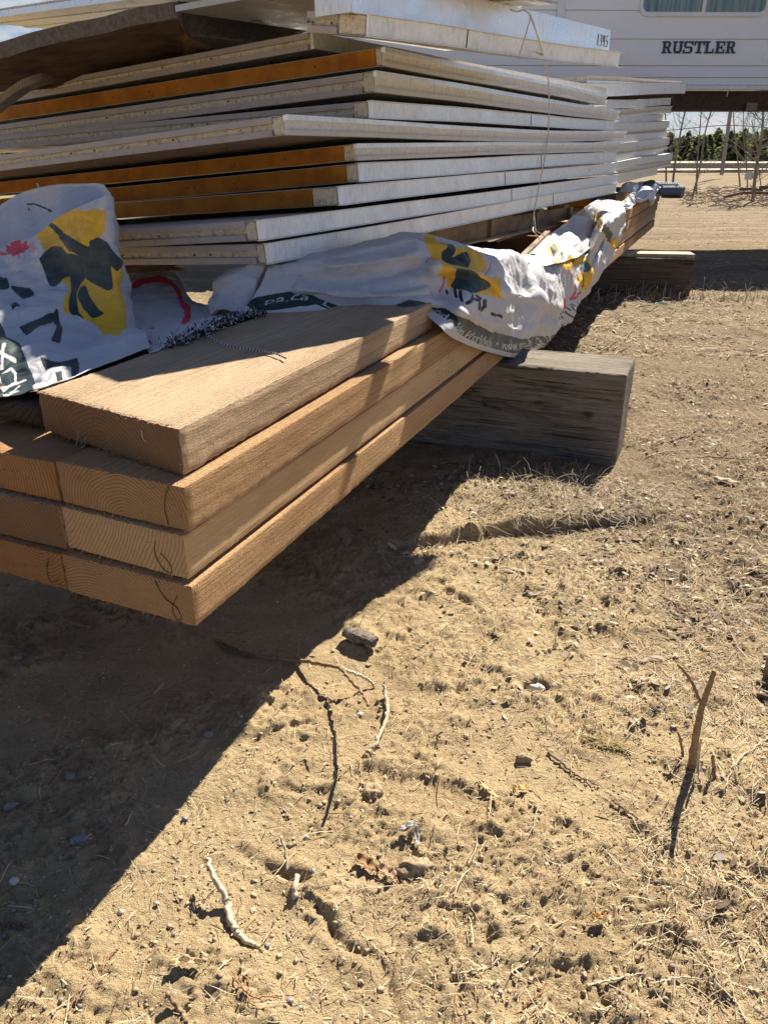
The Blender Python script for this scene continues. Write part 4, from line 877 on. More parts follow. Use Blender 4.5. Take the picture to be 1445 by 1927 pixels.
def paintA2(px,py,wx,wy,col):
    def s(m_,c): col[m_,:3]=c
    s(pline(wx,wy,[(226,546),(246,541),(268,532),(300,529),(322,535),(334,550),(344,573)],4.2),REDC); s(pline(wx,wy,[(344,573),(354,582),(353,598),(345,612)],6),REDC)
    s(pline(wx,wy,[(238,659),(262,657),(284,647)],2.8),REDC)
    s(pip(wx,wy,[(200,560),(236,575),(241,600),(240,622),(226,645),(200,637)])&(px<244),YEL)
cloth('lower_layer',A2,260,200,paintA2,aw,aw_loc,.010,37)
A3=[[(-60,425,2.6),(-60,455,2.52),(-60,500,2.42)],[(0,386,2.58),(0,430,2.5),(0,478,2.40)],[(35,366,2.55),(36,412,2.47),(38,462,2.38)],[(70,354,2.50),(74,400,2.45),(78,448,2.35)],[(118,347,2.45),(118,380,2.40),(118,418,2.31)],[(160,346,2.40),(160,368,2.35),(160,398,2.27)],[(185,345,2.34),(190,360,2.31),(190,384,2.25)],[(200,350,2.27),(205,362,2.25),(206,376,2.22)],[(208,362,2.20),(210,368,2.20),(209,374,2.20)]]
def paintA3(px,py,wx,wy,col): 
    col[...,:3]=(.40,.45,.54); col[pline(wx,wy,[(48,381),(60,380),(78,387),(92,394)],1.5),:3]=DRK; col[pline(wx,wy,[(88,392),(95,396)],2.4),:3]=DRK; col[pline(wx,wy,[(50,388),(52,392)],1.2),:3]=DRK  # bluish shade inside the fold put into the wrap's colour
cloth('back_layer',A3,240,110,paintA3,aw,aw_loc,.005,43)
# loose tuft on the back layer
px_tube('loose_thread',[atD(66,368,2.46),atD(72,360,2.46),atD(73,350,2.46),atD(69,345,2.46)],.0018,simple('pale_thread',(.65,.66,.68)),parent=aw)
bpy.data.objects['loose_thread'].location=Vector(atD(66,368,2.46))-Vector(aw_loc)
# frayed black and white fringe along the cut edge of the wrap, lying on the plank
R_=random.Random(5); mb=MB()
line=spline([(315,650),(345,640),(385,625),(420,610),(450,597),(490,590)],200)
for k in range(2300):
    t=int(R_.random()**.8*199); x,y=line[t]; hgt=R_.uniform(0,1)**1.5*(17 if 20<t<110 else 11)
    z0=R_.uniform(.0,.035)*hgt/22; p=atz(x+R_.gauss(0,6),y+4-R_.uniform(0,5),.716); p=p+np.array([R_.gauss(0,.006),R_.gauss(0,.012),z0])
    a_=R_.uniform(0,6.28); b_=R_.uniform(-.4,1.2); l=R_.uniform(.004,.012); d=np.array([math.cos(a_)*math.cos(b_),math.sin(a_)*math.cos(b_),math.sin(b_)])*l
    n_=np.array([-math.sin(a_),math.cos(a_),.3])*R_.uniform(.0008,.0016); mb.add([p-n_,p+n_,p+d+n_,p+d-n_],[(0,1,2,3)],0 if R_.random()<.66 else 1)
BLK=simple('black_fray',(.012,.012,.014),.6); WFR=simple('white_fray',(.7,.7,.72),.6)
o=mb.build('frayed_fringe',[BLK,WFR],aw,aw_loc); o['kind']='stuff'
# black and white braided cord over the plank
def striped(name,pts,r,n,label,cat):
    sp_=spline(pts,n); mb=MB(); mb.tube(sp_,r,6,mi=lambda i:(i//2)%2); o=mb.build(name,[BLK,WFR],None,tuple(sp_[0])); return tag(o,label,cat)
striped('braided_cord',[atz(x,y,.7195) for x,y in ((384,626),(405,640),(430,650),(460,656),(490,660),(515,664),(538,674))],.0022,120,'black and white braided cord trailing across the plank from the fringe','cord')
striped('frayed_cord_end',[atD(462,590,2.14),atD(475,580,2.17),atD(487,574,2.19),atD(500,568,2.23)],.003,30,'short striped cord end poking out at the dark corner of the long wrap','cord')
striped('thin_cord',[tuple(atpl(x,y,(B0[0]+.004,B0[1]),LANG)) for x,y in ((840,640),(846,655),(845,672),(856,684),(862,690),(858,702),(840,700),(822,698),(826,712),(824,730))],.0010,120,'thin wavy white cord dangling over the saw marked beam edge','cord')
# small wraps at the far end
sm=thing('plastic_wrap',tuple(atD(1190,385,7.0)),'small bunched white and blue wrap at the far end of the lumber','plastic wrap')
loc=tuple(atD(1190,385,7.0))
W1=[[(1158,372,6.9),(1160,382,6.7),(1163,392,6.6),(1168,402,6.5)],[(1172,352,7.1),(1176,365,6.8),(1180,380,6.6),(1182,396,6.5)],[(1188,345,7.2),(1192,358,6.9),(1192,372,6.7),(1186,388,6.6)],[(1198,348,7.3),(1200,360,7.1),(1199,370,6.9),(1190,384,6.8)]]
cloth('bunched_sheet',W1,90,90,lambda px,py,wx,wy,col:col.__setitem__((pip(wx,wy,[(1160,372),(1172,370),(1174,380),(1164,382)]),slice(0,3)),YEL),sm,loc,.035,51)
W2=[[(1188,346,7.5),(1186,362,7.3),(1184,376,7.1),(1180,388,7.0)],[(1205,348,7.5),(1205,362,7.3),(1202,375,7.1),(1196,388,7.0)],[(1215,352,7.6),(1218,364,7.4),(1218,376,7.2),(1214,384,7.05)],[(1222,364,7.7),(1226,370,7.6),(1230,376,7.4),(1232,381,7.2)]]
cloth('blue_sheet',W2,80,80,lambda px,py,wx,wy,col:(col.__setitem__((Ellipsis,slice(0,3)),(.42,.50,.62)),col.__setitem__((pip(wx,wy,[(1205,350),(1216,353),(1222,372),(1212,374)]),slice(0,3)),DRK)),sm,loc,.03,57)
# ------------------------------------------------------------------ twine round the near stack
def pane(x,y,off=.012): a=math.radians(PANG); return atpl(x,y,(PA[0]+math.cos(a)*off,PA[1]-math.sin(a)*off),PANG)
px_tube('twine',[atD(960,18,2.68),atD(972,22,2.70),atD(985,19,2.72),atD(994,25,2.75),atD(1000,36,2.76),atD(1012,70,2.78),atD(1022,110,3.0),atD(1031,150,3.4),atD(1033,200,3.8),pane(1031,250,.015),pane(1026,290),pane(1018,330),pane(1010,370),pane(1004,402),pane(1003,425,.0),atD(1003,435,3.7),atD(1012,444,3.66),atD(1016,454,3.62)],.0028,TWINE,'long pale twine hanging down the long side of the near stack','twine',n=90)
px_tube('twine',[atD(999,30,2.75),atD(993,50,2.74),atD(985,78,2.72),atD(977,103,2.70)],.0018,TWINE,'short doubled twine end on the bright fascia','twine',n=20)
px_tube('twine',[atD(1004,400,3.74),atD(1006,420,3.72),atD(1008,434,3.7),atD(1020,440,3.68),atD(1026,448,3.66)],.0028,TWINE,'frayed curled twine end below the pallet deck','twine',n=24)
# ------------------------------------------------------------------ second stack of panels farther along the lumber
def farpanel(label,N,R,Wd,t,style,seed,group):
    N=np.array(N);R=np.array(R); eu=(R-N)/np.linalg.norm(R-N); lu=np.linalg.norm(R-N); ev=np.array([-eu[1],eu[0],0]); ev/=np.linalg.norm(ev)
    th=thing('sheet_panel',tuple(N),label,'insulated panel',group); rn=random.Random(seed); ph=rn.uniform(0,6)
    def P(u,v,w_): return N+eu*u+ev*v+np.array([0,0,w_+.004*math.sin(u*2.5+ph)])
    def strip(mb,v0,v1,w0,w1,u0=0,u1=None,mi=0,n=10):
        u1=lu if u1 is None else u1
        for i in range(n):
            a_,b_=u0+(u1-u0)*i/n,u0+(u1-u0)*(i+1)/n
            mb.hexa([P(a_,v0,w0),P(b_,v0,w0),P(b_,v1,w0),P(a_,v1,w0),P(a_,v0,w1),P(b_,v0,w1),P(b_,v1,w1),P(a_,v1,w1)],mi)
    o=tuple(N)
    mb=MB(); strip(mb,.008,Wd,.002,t-.002); mb.build('foam_core',FOAM,th,o)
    mb=MB(); strip(mb,.0,.008,.0,t if style else t*.35); mb.build('edge_channel',ZINC,th,o)
    mb=MB(); strip(mb,-.008,Wd,t,t+.003,u1=lu+.03); mb.build('top_skin',WHITE,th,o)
    if not style: mb=MB(); strip(mb,.0,.008,t*.7,t); mb.build('edge_channel',WHITE,th,o)
    return th
G2='sheet panels of the farther stack'
yl=[345-22,329-8,319,307,294,283,272,262,251,240,229,216,203,188]  # bottoms at x~1262
rows=[(328,350,1235,'bottom panel of the farther stack, sitting on the orange crate'),(312,336,1262,'second panel from the bottom of the farther stack'),(299,322,1264,'third panel from the bottom of the farther stack'),(290,308,1248,'slightly set back fourth panel of the farther stack'),(281,296,1256,'fifth panel of the farther stack with a bright pale end'),(272,285,1258,'sixth panel of the farther stack with a torn pale edge'),(260,272,1254,'seventh panel of the farther stack'),(252,260,1253,'eighth panel of the farther stack'),(240,248,1258,'ninth panel of the farther stack, lipped white edge'),(228,235,1246,'short dark faced panel of the farther stack with sky beyond its end'),(213,221,1262,'eleventh panel of the farther stack'),(198,203,1260,'twelfth panel of the farther stack, level galvanised face')]
rows=[(r[0],r[1],r[2],r[3]) for r in rows]
D2=6.7; D3=9.2
prevz=None
def fz(px_,py_,D): return atD(px_,py_,D)
for k,(yr,yn,xr,lab) in enumerate(rows):
    R=atD(xr,yr,8.3); Nn=atD(1140,yn+2,6.35)
    farpanel(lab,Nn,R,1.2,.056,k%3!=1,k,G2)
R=atD(1288,176,8.3);N=atD(1085,182,6.3); farpanel('top panel of the farther stack, overhanging with a bright metal side',N,R,1.3,.085,1,30,G2)
R=atD(1284,163,8.4);N=atD(1105,156,6.5); farpanel('pale skin lying over the top of the farther stack',N,R,1.2,.045,0,31,G2)
# orange crate / pallet under it
th=thing('wooden_crate',tuple(atD(1200,365,7.6)),'orange stained wooden crate base under the farther stack','crate'); o=tuple(atD(1200,365,7.6))
a_=atD(1175,372,6.8);b_=atD(1236,343,8.1); z1=.83
def fb(name,p,q,z0,z1,mat,dep=.9):
    e=(q-p)[:2];e/=np.linalg.norm(e);n_=np.array([-e[1],e[0],0])*dep; mb=MB(); P_=[np.array([*p[:2],z0]),np.array([*q[:2],z0])]; P_=[P_[0],P_[1],P_[1]+n_,P_[0]+n_]; mb.hexa(P_+[v+(0,0,z1-z0) for v in P_]); return mb.build(name,mat,th,o)
fb('crate_side',a_,b_,.71,.828,BROWN); fb('crate_foot',atD(1158,375,6.6),atD(1178,372,6.85),.71,.835,DARKWOOD,.2)
# ------------------------------------------------------------------ trailer
Dt=10.0; yaw=math.radians(.8)
zb=float(atD(1300,160,Dt)[2]); zt_=2.86
TS=MT('trailer_siding',.45,0,.4); n=TS.noise(TS.map((1,1,3)),2.2,5,.6); TS.col(TS.mix(TS.ramp(n,[(.4,0),(.75,.4)]),(.70,.74,.82),(.60,.63,.68))); TS.bump(TS.noise(TS.map((.6,1,3)),3,3,.5),.25,.02); TS=TS.m
TRIMW=simple('trailer_trim',(.66,.70,.76),.4,0,20,.15); CHAS=simple('chassis_steel',(.035,.028,.024),.8,0,20,.6,c2=(.08,.045,.03)); LETB=simple('dark_blue_decal',(.02,.055,.10),.5,0,30,.2)
LINE=simple('siding_groove',(.50,.48,.47),.8)
x0=-1.1; x1=7.5
tr=thing('trailer',(x0,Dt,zb),'white travel trailer with horizontal siding, western style name lettering and one window','trailer'); to=(x0,Dt,zb)
def TX(x,y,z): return (x,Dt+y+math.tan(yaw)*(x-1.0),z)
def tz(y,x=1300): return float(atD(x,y,Dt+math.tan(yaw)*(atD(x,y,Dt)[0]-1.0))[2])
rows_=[zb,tz(146),tz(124),tz(74),tz(20),tz(-20),zt_]
mb=MB()
for i,(a_,b_) in enumerate(zip(rows_[:-1],rows_[1:])):
    n=24
    # lapped boards: each course leans out a little toward its bottom
    for k in range(n):
        xa,xb=x0+(x1-x0)*k/n,x0+(x1-x0)*(k+1)/n
        P_=[TX(xa,-.014,a_+.004),TX(xb,-.014,a_+.004),TX(xb,.02,a_+.004),TX(xa,.02,a_+.004),TX(xa,-.002,b_),TX(xb,-.002,b_),TX(xb,.02,b_),TX(xa,.02,b_)]
        mb.hexa(P_)
mb.build('siding',TS,tr,to)
mb=MB()
for z in rows_[1:-1]: mb.box(x0,x1,-.006,.0,z-.0028,z+.0028,T=TX)
mb.build('siding_groove',LINE,tr,to)
mb=MB(); mb.box(x0,x1,.021,2.3,zb+.01,zt_,T=TX); mb.build('body',TS,tr,to)
mb=MB(); mb.box(x0,x1,-.03,.015,zb-.045,zb-.002,T=TX); mb.build('bottom_rail',TRIMW,tr,to)
sx0=float(atD(1047,20,Dt)[0]);sx1=float(atD(1062,20,Dt)[0]); mb=MB(); mb.box(sx0,sx1,-.03,-.0145,tz(48,1055),zt_,T=TX); mb.build('corner_strip',TRIMW,tr,to)
mb=MB(); mb.box(x0,x1,-.03,2.3,zt_,zt_+.03,T=TX); mb.build('roof',TRIMW,tr,to)
# window with rounded lower corners
wx0,wx1=float(atD(1207,10,Dt)[0]),float(atD(1443,10,Dt)[0]); wz0=tz(26); wz1=wz0+.42
def rrect(xa,xb,za,zb_,r,n=7):
    P_=[]
    for cx,cz,a0 in ((xb-r,za+r,-90),(xb-r,zb_-r,0),(xa+r,zb_-r,90),(xa+r,za+r,180)):
        for k in range(n+1): t=math.radians(a0+90*k/n); P_.append((cx+r*math.cos(t),cz+r*math.sin(t)))
    return P_
wn_=MB(); A_=rrect(wx0-.02,wx1+.02,wz0-.03,wz1+.03,.09); B_=rrect(wx0+.012,wx1-.012,wz0+.012,wz1-.012,.065); n=len(A_)
V=[TX(x,-.038,z) for x,z in A_]+[TX(x,-.038,z) for x,z in B_]+[TX(x,-.008,z) for x,z in A_]+[TX(x,-.008,z) for x,z in B_]; F=[]
for i in range(n):
    j=(i+1)%n; F+=[(i,j,n+j,n+i),(i,2*n+i,2*n+j,j),(n+i,n+j,3*n+j,3*n+i)]
wn_.add(V,F); wf=wn_.build('window',TRIMW,tr,to); wf['o']=list(to)
m=MT('curtained_glass',.08,0,.6); c1=m.noise(m.map((9,1,.6)),2.4,3,.5); m.col(m.mix(m.ramp(c1,[(.4,0),(.62,1)]),(.05,.11,.14),(.16,.24,.25))); m.b.inputs['Coat Weight'].default_value=.5
for xa,xb in ((wx0+.01,(wx0+wx1)/2-.02),((wx0+wx1)/2+.02,wx1-.01)):
    mb=MB(); mb.box(xa,xb,-.020,-.015,wz0+.01,wz1-.01,T=TX); g=mb.build('pane',m.m,wf,to); g.location=(0,0,0)
mb=MB(); mb.box((wx0+wx1)/2-.02,(wx0+wx1)/2+.02,-.034,-.0205,wz0+.01,wz1-.01,T=TX); g=mb.build('mullion',TRIMW,wf,to); g.location=(0,0,0)
# western slab lettering
def bars(ch):
    s=.16; v=lambda x:(x,0,x+s*1.15,1); hs=lambda x,y,w_=.42:(x-w_/2,y,x+w_/2,y+.13)
    if ch=='R': return [(.12,0,.34,1),(.0,0,.46,.13),(0,.87,.7,1),(.6,.55,.82,.92),(.3,.44,.7,.57),'d',(.62,0,.98,.13)]
    if ch=='U': return [(.1,.15,.32,1),(.68,.15,.9,1),(0,.87,.44,1),(.56,.87,1,1),(.2,0,.8,.2)]
    if ch=='S': return [(.1,.87,.85,1),(.05,.55,.27,.92),(.15,.43,.8,.57),(.68,.1,.9,.5),(.1,0,.8,.13),(.0,.0,.15,.3),(.78,.7,.92,1)]
    if ch=='T': return [(.38,0,.62,1),(.2,0,.8,.13),(0,.87,1,1),(0,.65,.13,1),(.87,.65,1,1)]
    if ch=='L': return [(.12,0,.36,1),(0,.87,.5,1),(0,0,.9,.15),(.77,0,.9,.4)]
    if ch=='E': return [(.12,0,.36,1),(0,.87,.9,1),(0,0,.9,.14),(.3,.44,.65,.57),(.78,.65,.9,1),(.78,0,.9,.35),(.58,.35,.68,.66)]
tx0=float(atD(1245,95,Dt)[0]); tx1=float(atD(1386,95,Dt)[0]); z0_=tz(101,1315); z1_=tz(78,1315); cw=(tx1-tx0)/7
for i,ch in enumerate('RUSTLER'):
    mb=MB()
    for q_,b_ in enumerate(bars(ch)):
        xx=tx0+i*cw; W_=cw*.97; Hh=z1_-z0_; oo=.0004*q_
        if b_=='d':
            mb.hexa([TX(xx+W_*.42,-.0165,z0_+Hh*.48),TX(xx+W_*.66,-.0165,z0_+Hh*.0),TX(xx+W_*.9,-.0165,z0_+Hh*.0),TX(xx+W_*.66,-.0165,z0_+Hh*.48),TX(xx+W_*.42,-.0185-oo,z0_+Hh*.48),TX(xx+W_*.66,-.0185-oo,z0_),TX(xx+W_*.9,-.0185-oo,z0_),TX(xx+W_*.66,-.0185-oo,z0_+Hh*.48)])
        else: mb.box(xx+W_*b_[0],xx+W_*b_[2],-.0185-oo,-.012,z0_+Hh*b_[1],z0_+Hh*b_[3],T=TX)
    mb.build('letter',LETB,tr,to)
# dark chassis beneath
mb=MB(); mb.box(1.2,x1,.10,.22,zb-.25,zb-.05,T=TX); mb.build('chassis_rail',CHAS,tr,to)
mb=MB(); mb.box(1.2,x1,2.0,2.12,zb-.17,zb-.05,T=TX); mb.build('chassis_rail',CHAS,tr,to)
mb=MB(); pA_,pB_=atD(1412,208,10.1),atD(1440,196,11.6); mb.hexa([pA_+(-.06,0,0),pA_+(.06,0,0),pB_+(.06,0,0),pB_+(-.06,0,0),pA_+(-.06,0,.08),pA_+(.06,0,.08),pB_+(.06,0,.12),pB_+(-.06,0,.12)]); mb.build('brace',simple('rusty_steel',(.25,.17,.12),.8),tr,to)
mb=MB(); p=atD(1371,165,10.02); mb.tube([p,p-np.array([.01,0,.09])],.006,5); mb.build('hanging_wire',TWINE,tr,to)
mb=MB(); mb.box(6.9,7.4,.2,2.2,0,zb,T=TX); mb.build('landing_leg',CHAS,tr,to)
# ------------------------------------------------------------------ corrugated culverts
CULV=simple('galvanised_culvert',(.24,.28,.34),.5,.3,25,.3)
def culvert(pa,pb,r,label):
    pa=np.array(pa);pb=np.array(pb); n=180; d=(pb-pa)/np.linalg.norm(pb-pa); a_=np.cross(d,(0,0,1)); a_/=np.linalg.norm(a_); c_=np.cross(a_,d); V=[];F=[];K=28
    for s in (0,1):
        for i in range(n):
            rr=r*(1+.10*math.sin(i*2*math.pi/10))-(.03*r if s else 0); p=pa+(pb-pa)*i/(n-1)
            for k in range(K): t=2*math.pi*k/K; V.append(p+(a_*math.cos(t)+c_*math.sin(t))*rr)
    for s in (0,1):
        for i in range(n-1):
            for k in range(K):
                b=s*n*K; q_=(b+i*K+k,b+i*K+(k+1)%K,b+(i+1)*K+(k+1)%K,b+(i+1)*K+k); F.append(q_ if s==0 else q_[::-1])
    for i in (0,n-1):
        for k in range(K): F.append((i*K+k,n*K+i*K+k,n*K+i*K+(k+1)%K,i*K+(k+1)%K))
    return tag(mesh_obj('culvert_pipe',V,F,CULV,loc=tuple(pa),smooth=True),label,'pipe')
Dc=26.
def gz(x,y,D,r): p=atD(x,y,D); p[2]=float(gh(p[0],p[1]))+r*.95; return p
culvert(gz(1222,330,Dc,.20),gz(1278,330,Dc-.2,.20),.20,'larger blue grey corrugated culvert pipe beside the farther stack')
culvert(gz(1250,332,Dc-1,.16),gz(1290,332,Dc-1.3,.16),.16,'smaller corrugated culvert pipe in front with an open dark end')
# ------------------------------------------------------------------ road, forest, bare trees, pole
mb=MB(); mb.box(-200,260,64,71,.30,.42); rd=mb.build('road',simple('pale_gravel_road',(.27,.23,.18),.95,0,2,.3)); rd['kind']='structure'
mb=MB(); 
for k in range(24): mb.box(16+k*1.5,17.45+k*1.5,57.0,57.3,.42,.72)
tag(mb.build('guard_timber',PALE),'long pale timber rail lying at the road edge','rail')
# distant slope so the forest stands on ground
X2,Y2=np.meshgrid(np.linspace(-260,320,60),np.linspace(72,400,24),indexing='ij'); Z2=.25+0*(Y2-72)+.4*pn2(X2*.03,Y2*.03,4)-.3*(Y2<73)
i=np.arange(X2.size).reshape(X2.shape); hl=mesh_obj('forest_floor',np.stack([X2,Y2,Z2],-1).reshape(-1,3),np.stack([i[:-1,:-1],i[1:,:-1],i[1:,1:],i[:-1,1:]],-1).reshape(-1,4),simple('forest_floor_soil',(.10,.10,.05)),smooth=True); hl['kind']='structure'
def leafy(name,c):
    m=MT(name,.8,0,.1); m.col(c); t_=m.t.nodes.new('ShaderNodeBsdfTranslucent'); t_.inputs[0].default_value=(c[0]*1.3,c[1]*1.5,c[2]*.9,1); a_=m.t.nodes.new('ShaderNodeMixShader'); a_.inputs[0].default_value=.5; o_=m.t.nodes['Material Output']; m.L(m.b.outputs[0],a_.inputs[1]); m.L(t_.outputs[0],a_.inputs[2]); m.L(a_.outputs[0],o_.inputs[0]); return m.m
GRN=[leafy('conifer_dark',(.085,.10,.05)),leafy('conifer_mid',(.14,.16,.08)),leafy('conifer_light',(.20,.22,.12))]  # greens paled and dulled, distance haze put into the colour
def conifers(name,label,spots,hr,seed,leaf=.30,kind='stuff',cat='forest',dens=420):
    R=np.random.default_rng(seed); Vs=[];Fs=[];Ms=[];b=0
    for (x,y,z) in spots:
        h=R.uniform(*hr); n=int(dens*h/6); t=R.uniform(.04,1,n)**.8; r=(1-t)**.55*h*.30*R.uniform(.25,1.1,n)*(1+.35*np.sin(t*34+R.uniform(0,6))); a=R.uniform(0,6.283,n)
        P_=np.stack([x+r*np.cos(a),y+r*np.sin(a),z+t*h-r*.25],-1); s=leaf*R.uniform(.5,1.3,n)*(1.15-t*.6)
        d1=np.stack([np.cos(a),np.sin(a),R.normal(-.2,.35,n)],-1)*s[:,None]; d2=np.stack([-np.sin(a),np.cos(a),R.normal(0,.5,n)],-1)*s[:,None]*.45
        V=np.stack([P_-d2*.9,P_+d1,P_+d2,P_-d1*.25+np.array([0,0,.1])*s[:,None]],1).reshape(-1,3); Vs.append(V); Fs.append(np.arange(n*4).reshape(n,4)+b); b+=n*4; Ms.append(R.choice(3,n,p=[.4,.4,.2]))
    o=mesh_obj(name,np.concatenate(Vs),np.concatenate(Fs),GRN,midx=np.concatenate(Ms)); return tag(o,label,cat,kind=kind)
R=np.random.default_rng(8)
sp_=[(float(x),float(y),.25) for x,y in zip(R.uniform(30,150,420),R.uniform(150,185,420))]
conifers('forest','dense green spruce and pine forest beyond the road',[s for s in sp_ if .22<s[0]/s[1]<.75]+[(float(x),float(y),.25) for x,y in zip(R.uniform(-150,20,110),R.uniform(155,185,110))],(2.2,5.6),3,.62,dens=760)
sp2=[(float(x),float(y),.4) for x,y in zip(R.uniform(-220,280,380),R.uniform(190,230,380))]
conifers('forest_edge','farther forest ridge behind the near spruces',sp2,(4.2,6.8),4,1.2,dens=260)
BARK2=simple('pale_sapling_bark',(.30,.27,.22),.9,0,8,.5); 
def bare(px0,py0,px1,py1,D,r,label,seed,nb=26,up=1.6,bl=1.0):
    R=random.Random(seed); a_=atD(px0,py0,D); a_[2]=float(gh(a_[0],a_[1])); b_=atD(px1,py1,D); th=thing('bare_tree',tuple(a_),label,'tree','leafless trees behind the yard'); o=tuple(a_)
    v=b_-a_; top=a_+v*up; mb=MB(); pts=spline([a_,a_+v*.35+(R.uniform(-.05,.05),0,0),a_+v*.8,a_+v*1.2+(R.uniform(-.1,.1),0,0),top],24); mb.tube(pts,[r*(1-.75*i/23) for i in range(24)],6); mb.build('trunk',BARK2,th,o)
    mb=MB(); Hh=v[2]*up
    for k in range(nb):
        i=R.randint(4,22); p=pts[i]; an=R.uniform(0,6.28); l=bl*R.uniform(.3,1.)*(1.25-i/24); d=np.array([math.cos(an),math.sin(an)*.6,R.uniform(.15,.9)]); q_=[p]; 
        for s in range(4): d=d+np.array([R.gauss(0,.18),R.gauss(0,.18),R.gauss(.06,.15)]); q_.append(q_[-1]+d*l/4)
        mb.tube(q_,[r*.24,r*.18,r*.14,r*.10,r*.06],4)
        for s in (1,2,3):
            dd=d+np.array([R.gauss(0,.7),R.gauss(0,.5),R.gauss(.1,.4)]); mb.tube([q_[s],q_[s]+dd*l*.22,q_[s]+dd*l*.4+np.array([0,0,.05])],[r*.14,r*.10,r*.06],3)
    mb.build('branches',BARK2,th,o)
bare(1268,330,1286,210,30,.05,'thin leaning bare sapling nearest the farther stack',1,26)
bare(1307,338,1334,210,24,.035,'slender bare tree with a smooth grey stem left of the pole',2,20,bl=.8)
bare(1314,336,1318,212,27,.03,'spindly bare tree crossing the leaning slender one',3,18,bl=.7)
bare(1424,334,1438,210,22,.05,'bare tree at the right edge with many crooked branches',4,44,bl=1.6)
bare(1395,332,1378,215,34,.035,'bare grey shrub tree just right of the pole',5,30,bl=1.5)
bare(1412,334,1396,225,26,.022,'low twisted bare bush by the log pile',6,34,bl=1.7,up=1.1)
bare(1438,336,1420,250,28,.02,'small bare bush above the log pile at the right edge',7,34,bl=1.6,up=1.0)
bare(1256,332,1252,215,32,.04,'bare tree half hidden behind the farther stack',9,22)
# utility pole with wires
D=46; a_=atD(1357,328,D); a_[2]=0.2; b_=atD(1374,208,D); v=b_-a_; th=thing('utility_pole',tuple(a_),'grey leaning utility pole in front of the forest','pole'); mb=MB(); mb.tube([a_,a_+v*2.2],[.105,.08],12); mb.build('pole_shaft',simple('grey_pole_wood',(.36,.35,.33),.85,0,10,.3),th,tuple(a_))
mb=MB(); t_=a_+v*1.9; mb.box(t_[0]-.9,t_[0]+.9,t_[1]-.06,t_[1]+.06,t_[2],t_[2]+.12); mb.build('crossarm',CHAS,th,tuple(a_))
for k,(ya,yb) in enumerate(((243,236),(262,268))):
    px_tube('power_line',[atD(1180,ya+8,D+1),atD(1262,ya+2,D),atD(1372,yb,D-1),atD(1500,yb+10,D-2),atD(1700,yb+30,D-3)],.018,CHAS,['thin power line running just above the treetops','lower cable sagging behind the bare trees'][k],'wire',n=30)
# pine far left seen through the gap above the stack
R=np.random.default_rng(5); a_=atD(510,22,26); th=thing('pine_tree',(a_[0],a_[1],0),'bright green pine glimpsed through the gap above the stack','tree')
o=conifers('crown',None,[(a_[0],a_[1],1.0)],(6.0,6.1),12,.30,None,None,dens=2600); o.parent=th; o.data.transform(__import__('mathutils').Matrix.Translation((-a_[0],-a_[1],0)))
o.data.materials.clear(); [o.data.materials.append(g_) for g_ in (leafy('pine_dark',(.10,.16,.03)),leafy('pine_mid',(.16,.24,.05)),leafy('pine_pale',(.22,.30,.08)))]  # three leaf tones mixed at random through the crown
mb=MB(); mb.tube([(a_[0],a_[1],0),(a_[0],a_[1],5.5)],[.12,.04],8); mb.build('trunk',BARK2,th,(a_[0],a_[1],0))
# log and brush pile, concrete blocks
R=random.Random(6)
for k in range(12):
    x=R.uniform(1385,1500); y=R.uniform(325,342); D=R.uniform(22,27); p=atD(x,y,D); p[2]=max(.06,R.uniform(.05,.35)); l=R.uniform(.4,1.1); an=R.uniform(-.5,.5); d=np.array([math.cos(an),math.sin(an),R.uniform(-.1,.15)])*l/2; r=R.uniform(.025,.06)
    mb=MB(); mb.tube([p-d,p+np.array([0,0,R.uniform(-.03,.05)]),p+d],[r,r*.95,r*.8],8); tag(mb.build('log',simple('pile_log_%d'%k,(R.uniform(.10,.25),.11,.08),.9,0,10,.5),None,tuple(p)),'dark stray log in the brush pile at the right edge of the yard','log','logs of the brush pile')
for k,(x,y) in enumerate(((1408,331),(1419,329))):
    p=atD(x,y,24); mb=MB(); mb.hexa([p+np.array(q_) for q_ in ((-.08,-.07,-.1),(.07,-.11,-.1),(.11,.07,-.1),(-.06,.11,-.1),(-.09,-.07,.08),(.04,-.09,.11),(.08,.08,.1),(-.07,.1,.07))]); tag(mb.build('concrete_block',STW,None,tuple(p)),['left of two small pale concrete blocks by the brush pile','right of two small pale concrete blocks by the brush pile'][k],'block')
R=np.random.default_rng(9)
# broken twigs and brush on the yard edge
mb=MB(); Rr=random.Random(17)
for k in range(420):
    x=Rr.uniform(1290,1560); D=Rr.uniform(19,30); p=atD(x,332,D); p[2]=float(gh(p[0],p[1]))+Rr.uniform(0,.12); a0=Rr.uniform(0,6.28); l=Rr.uniform(.1,.5); d=np.array([math.cos(a0),math.sin(a0),Rr.uniform(-.1,.4)])*l; mb.tube([p,p+d*.5+(0,0,.02),p+d],[.012,.010,.005],4)
tag(mb.build('brush',TWIGD),'low tangle of broken brush along the far edge of the yard','brush',kind='stuff')
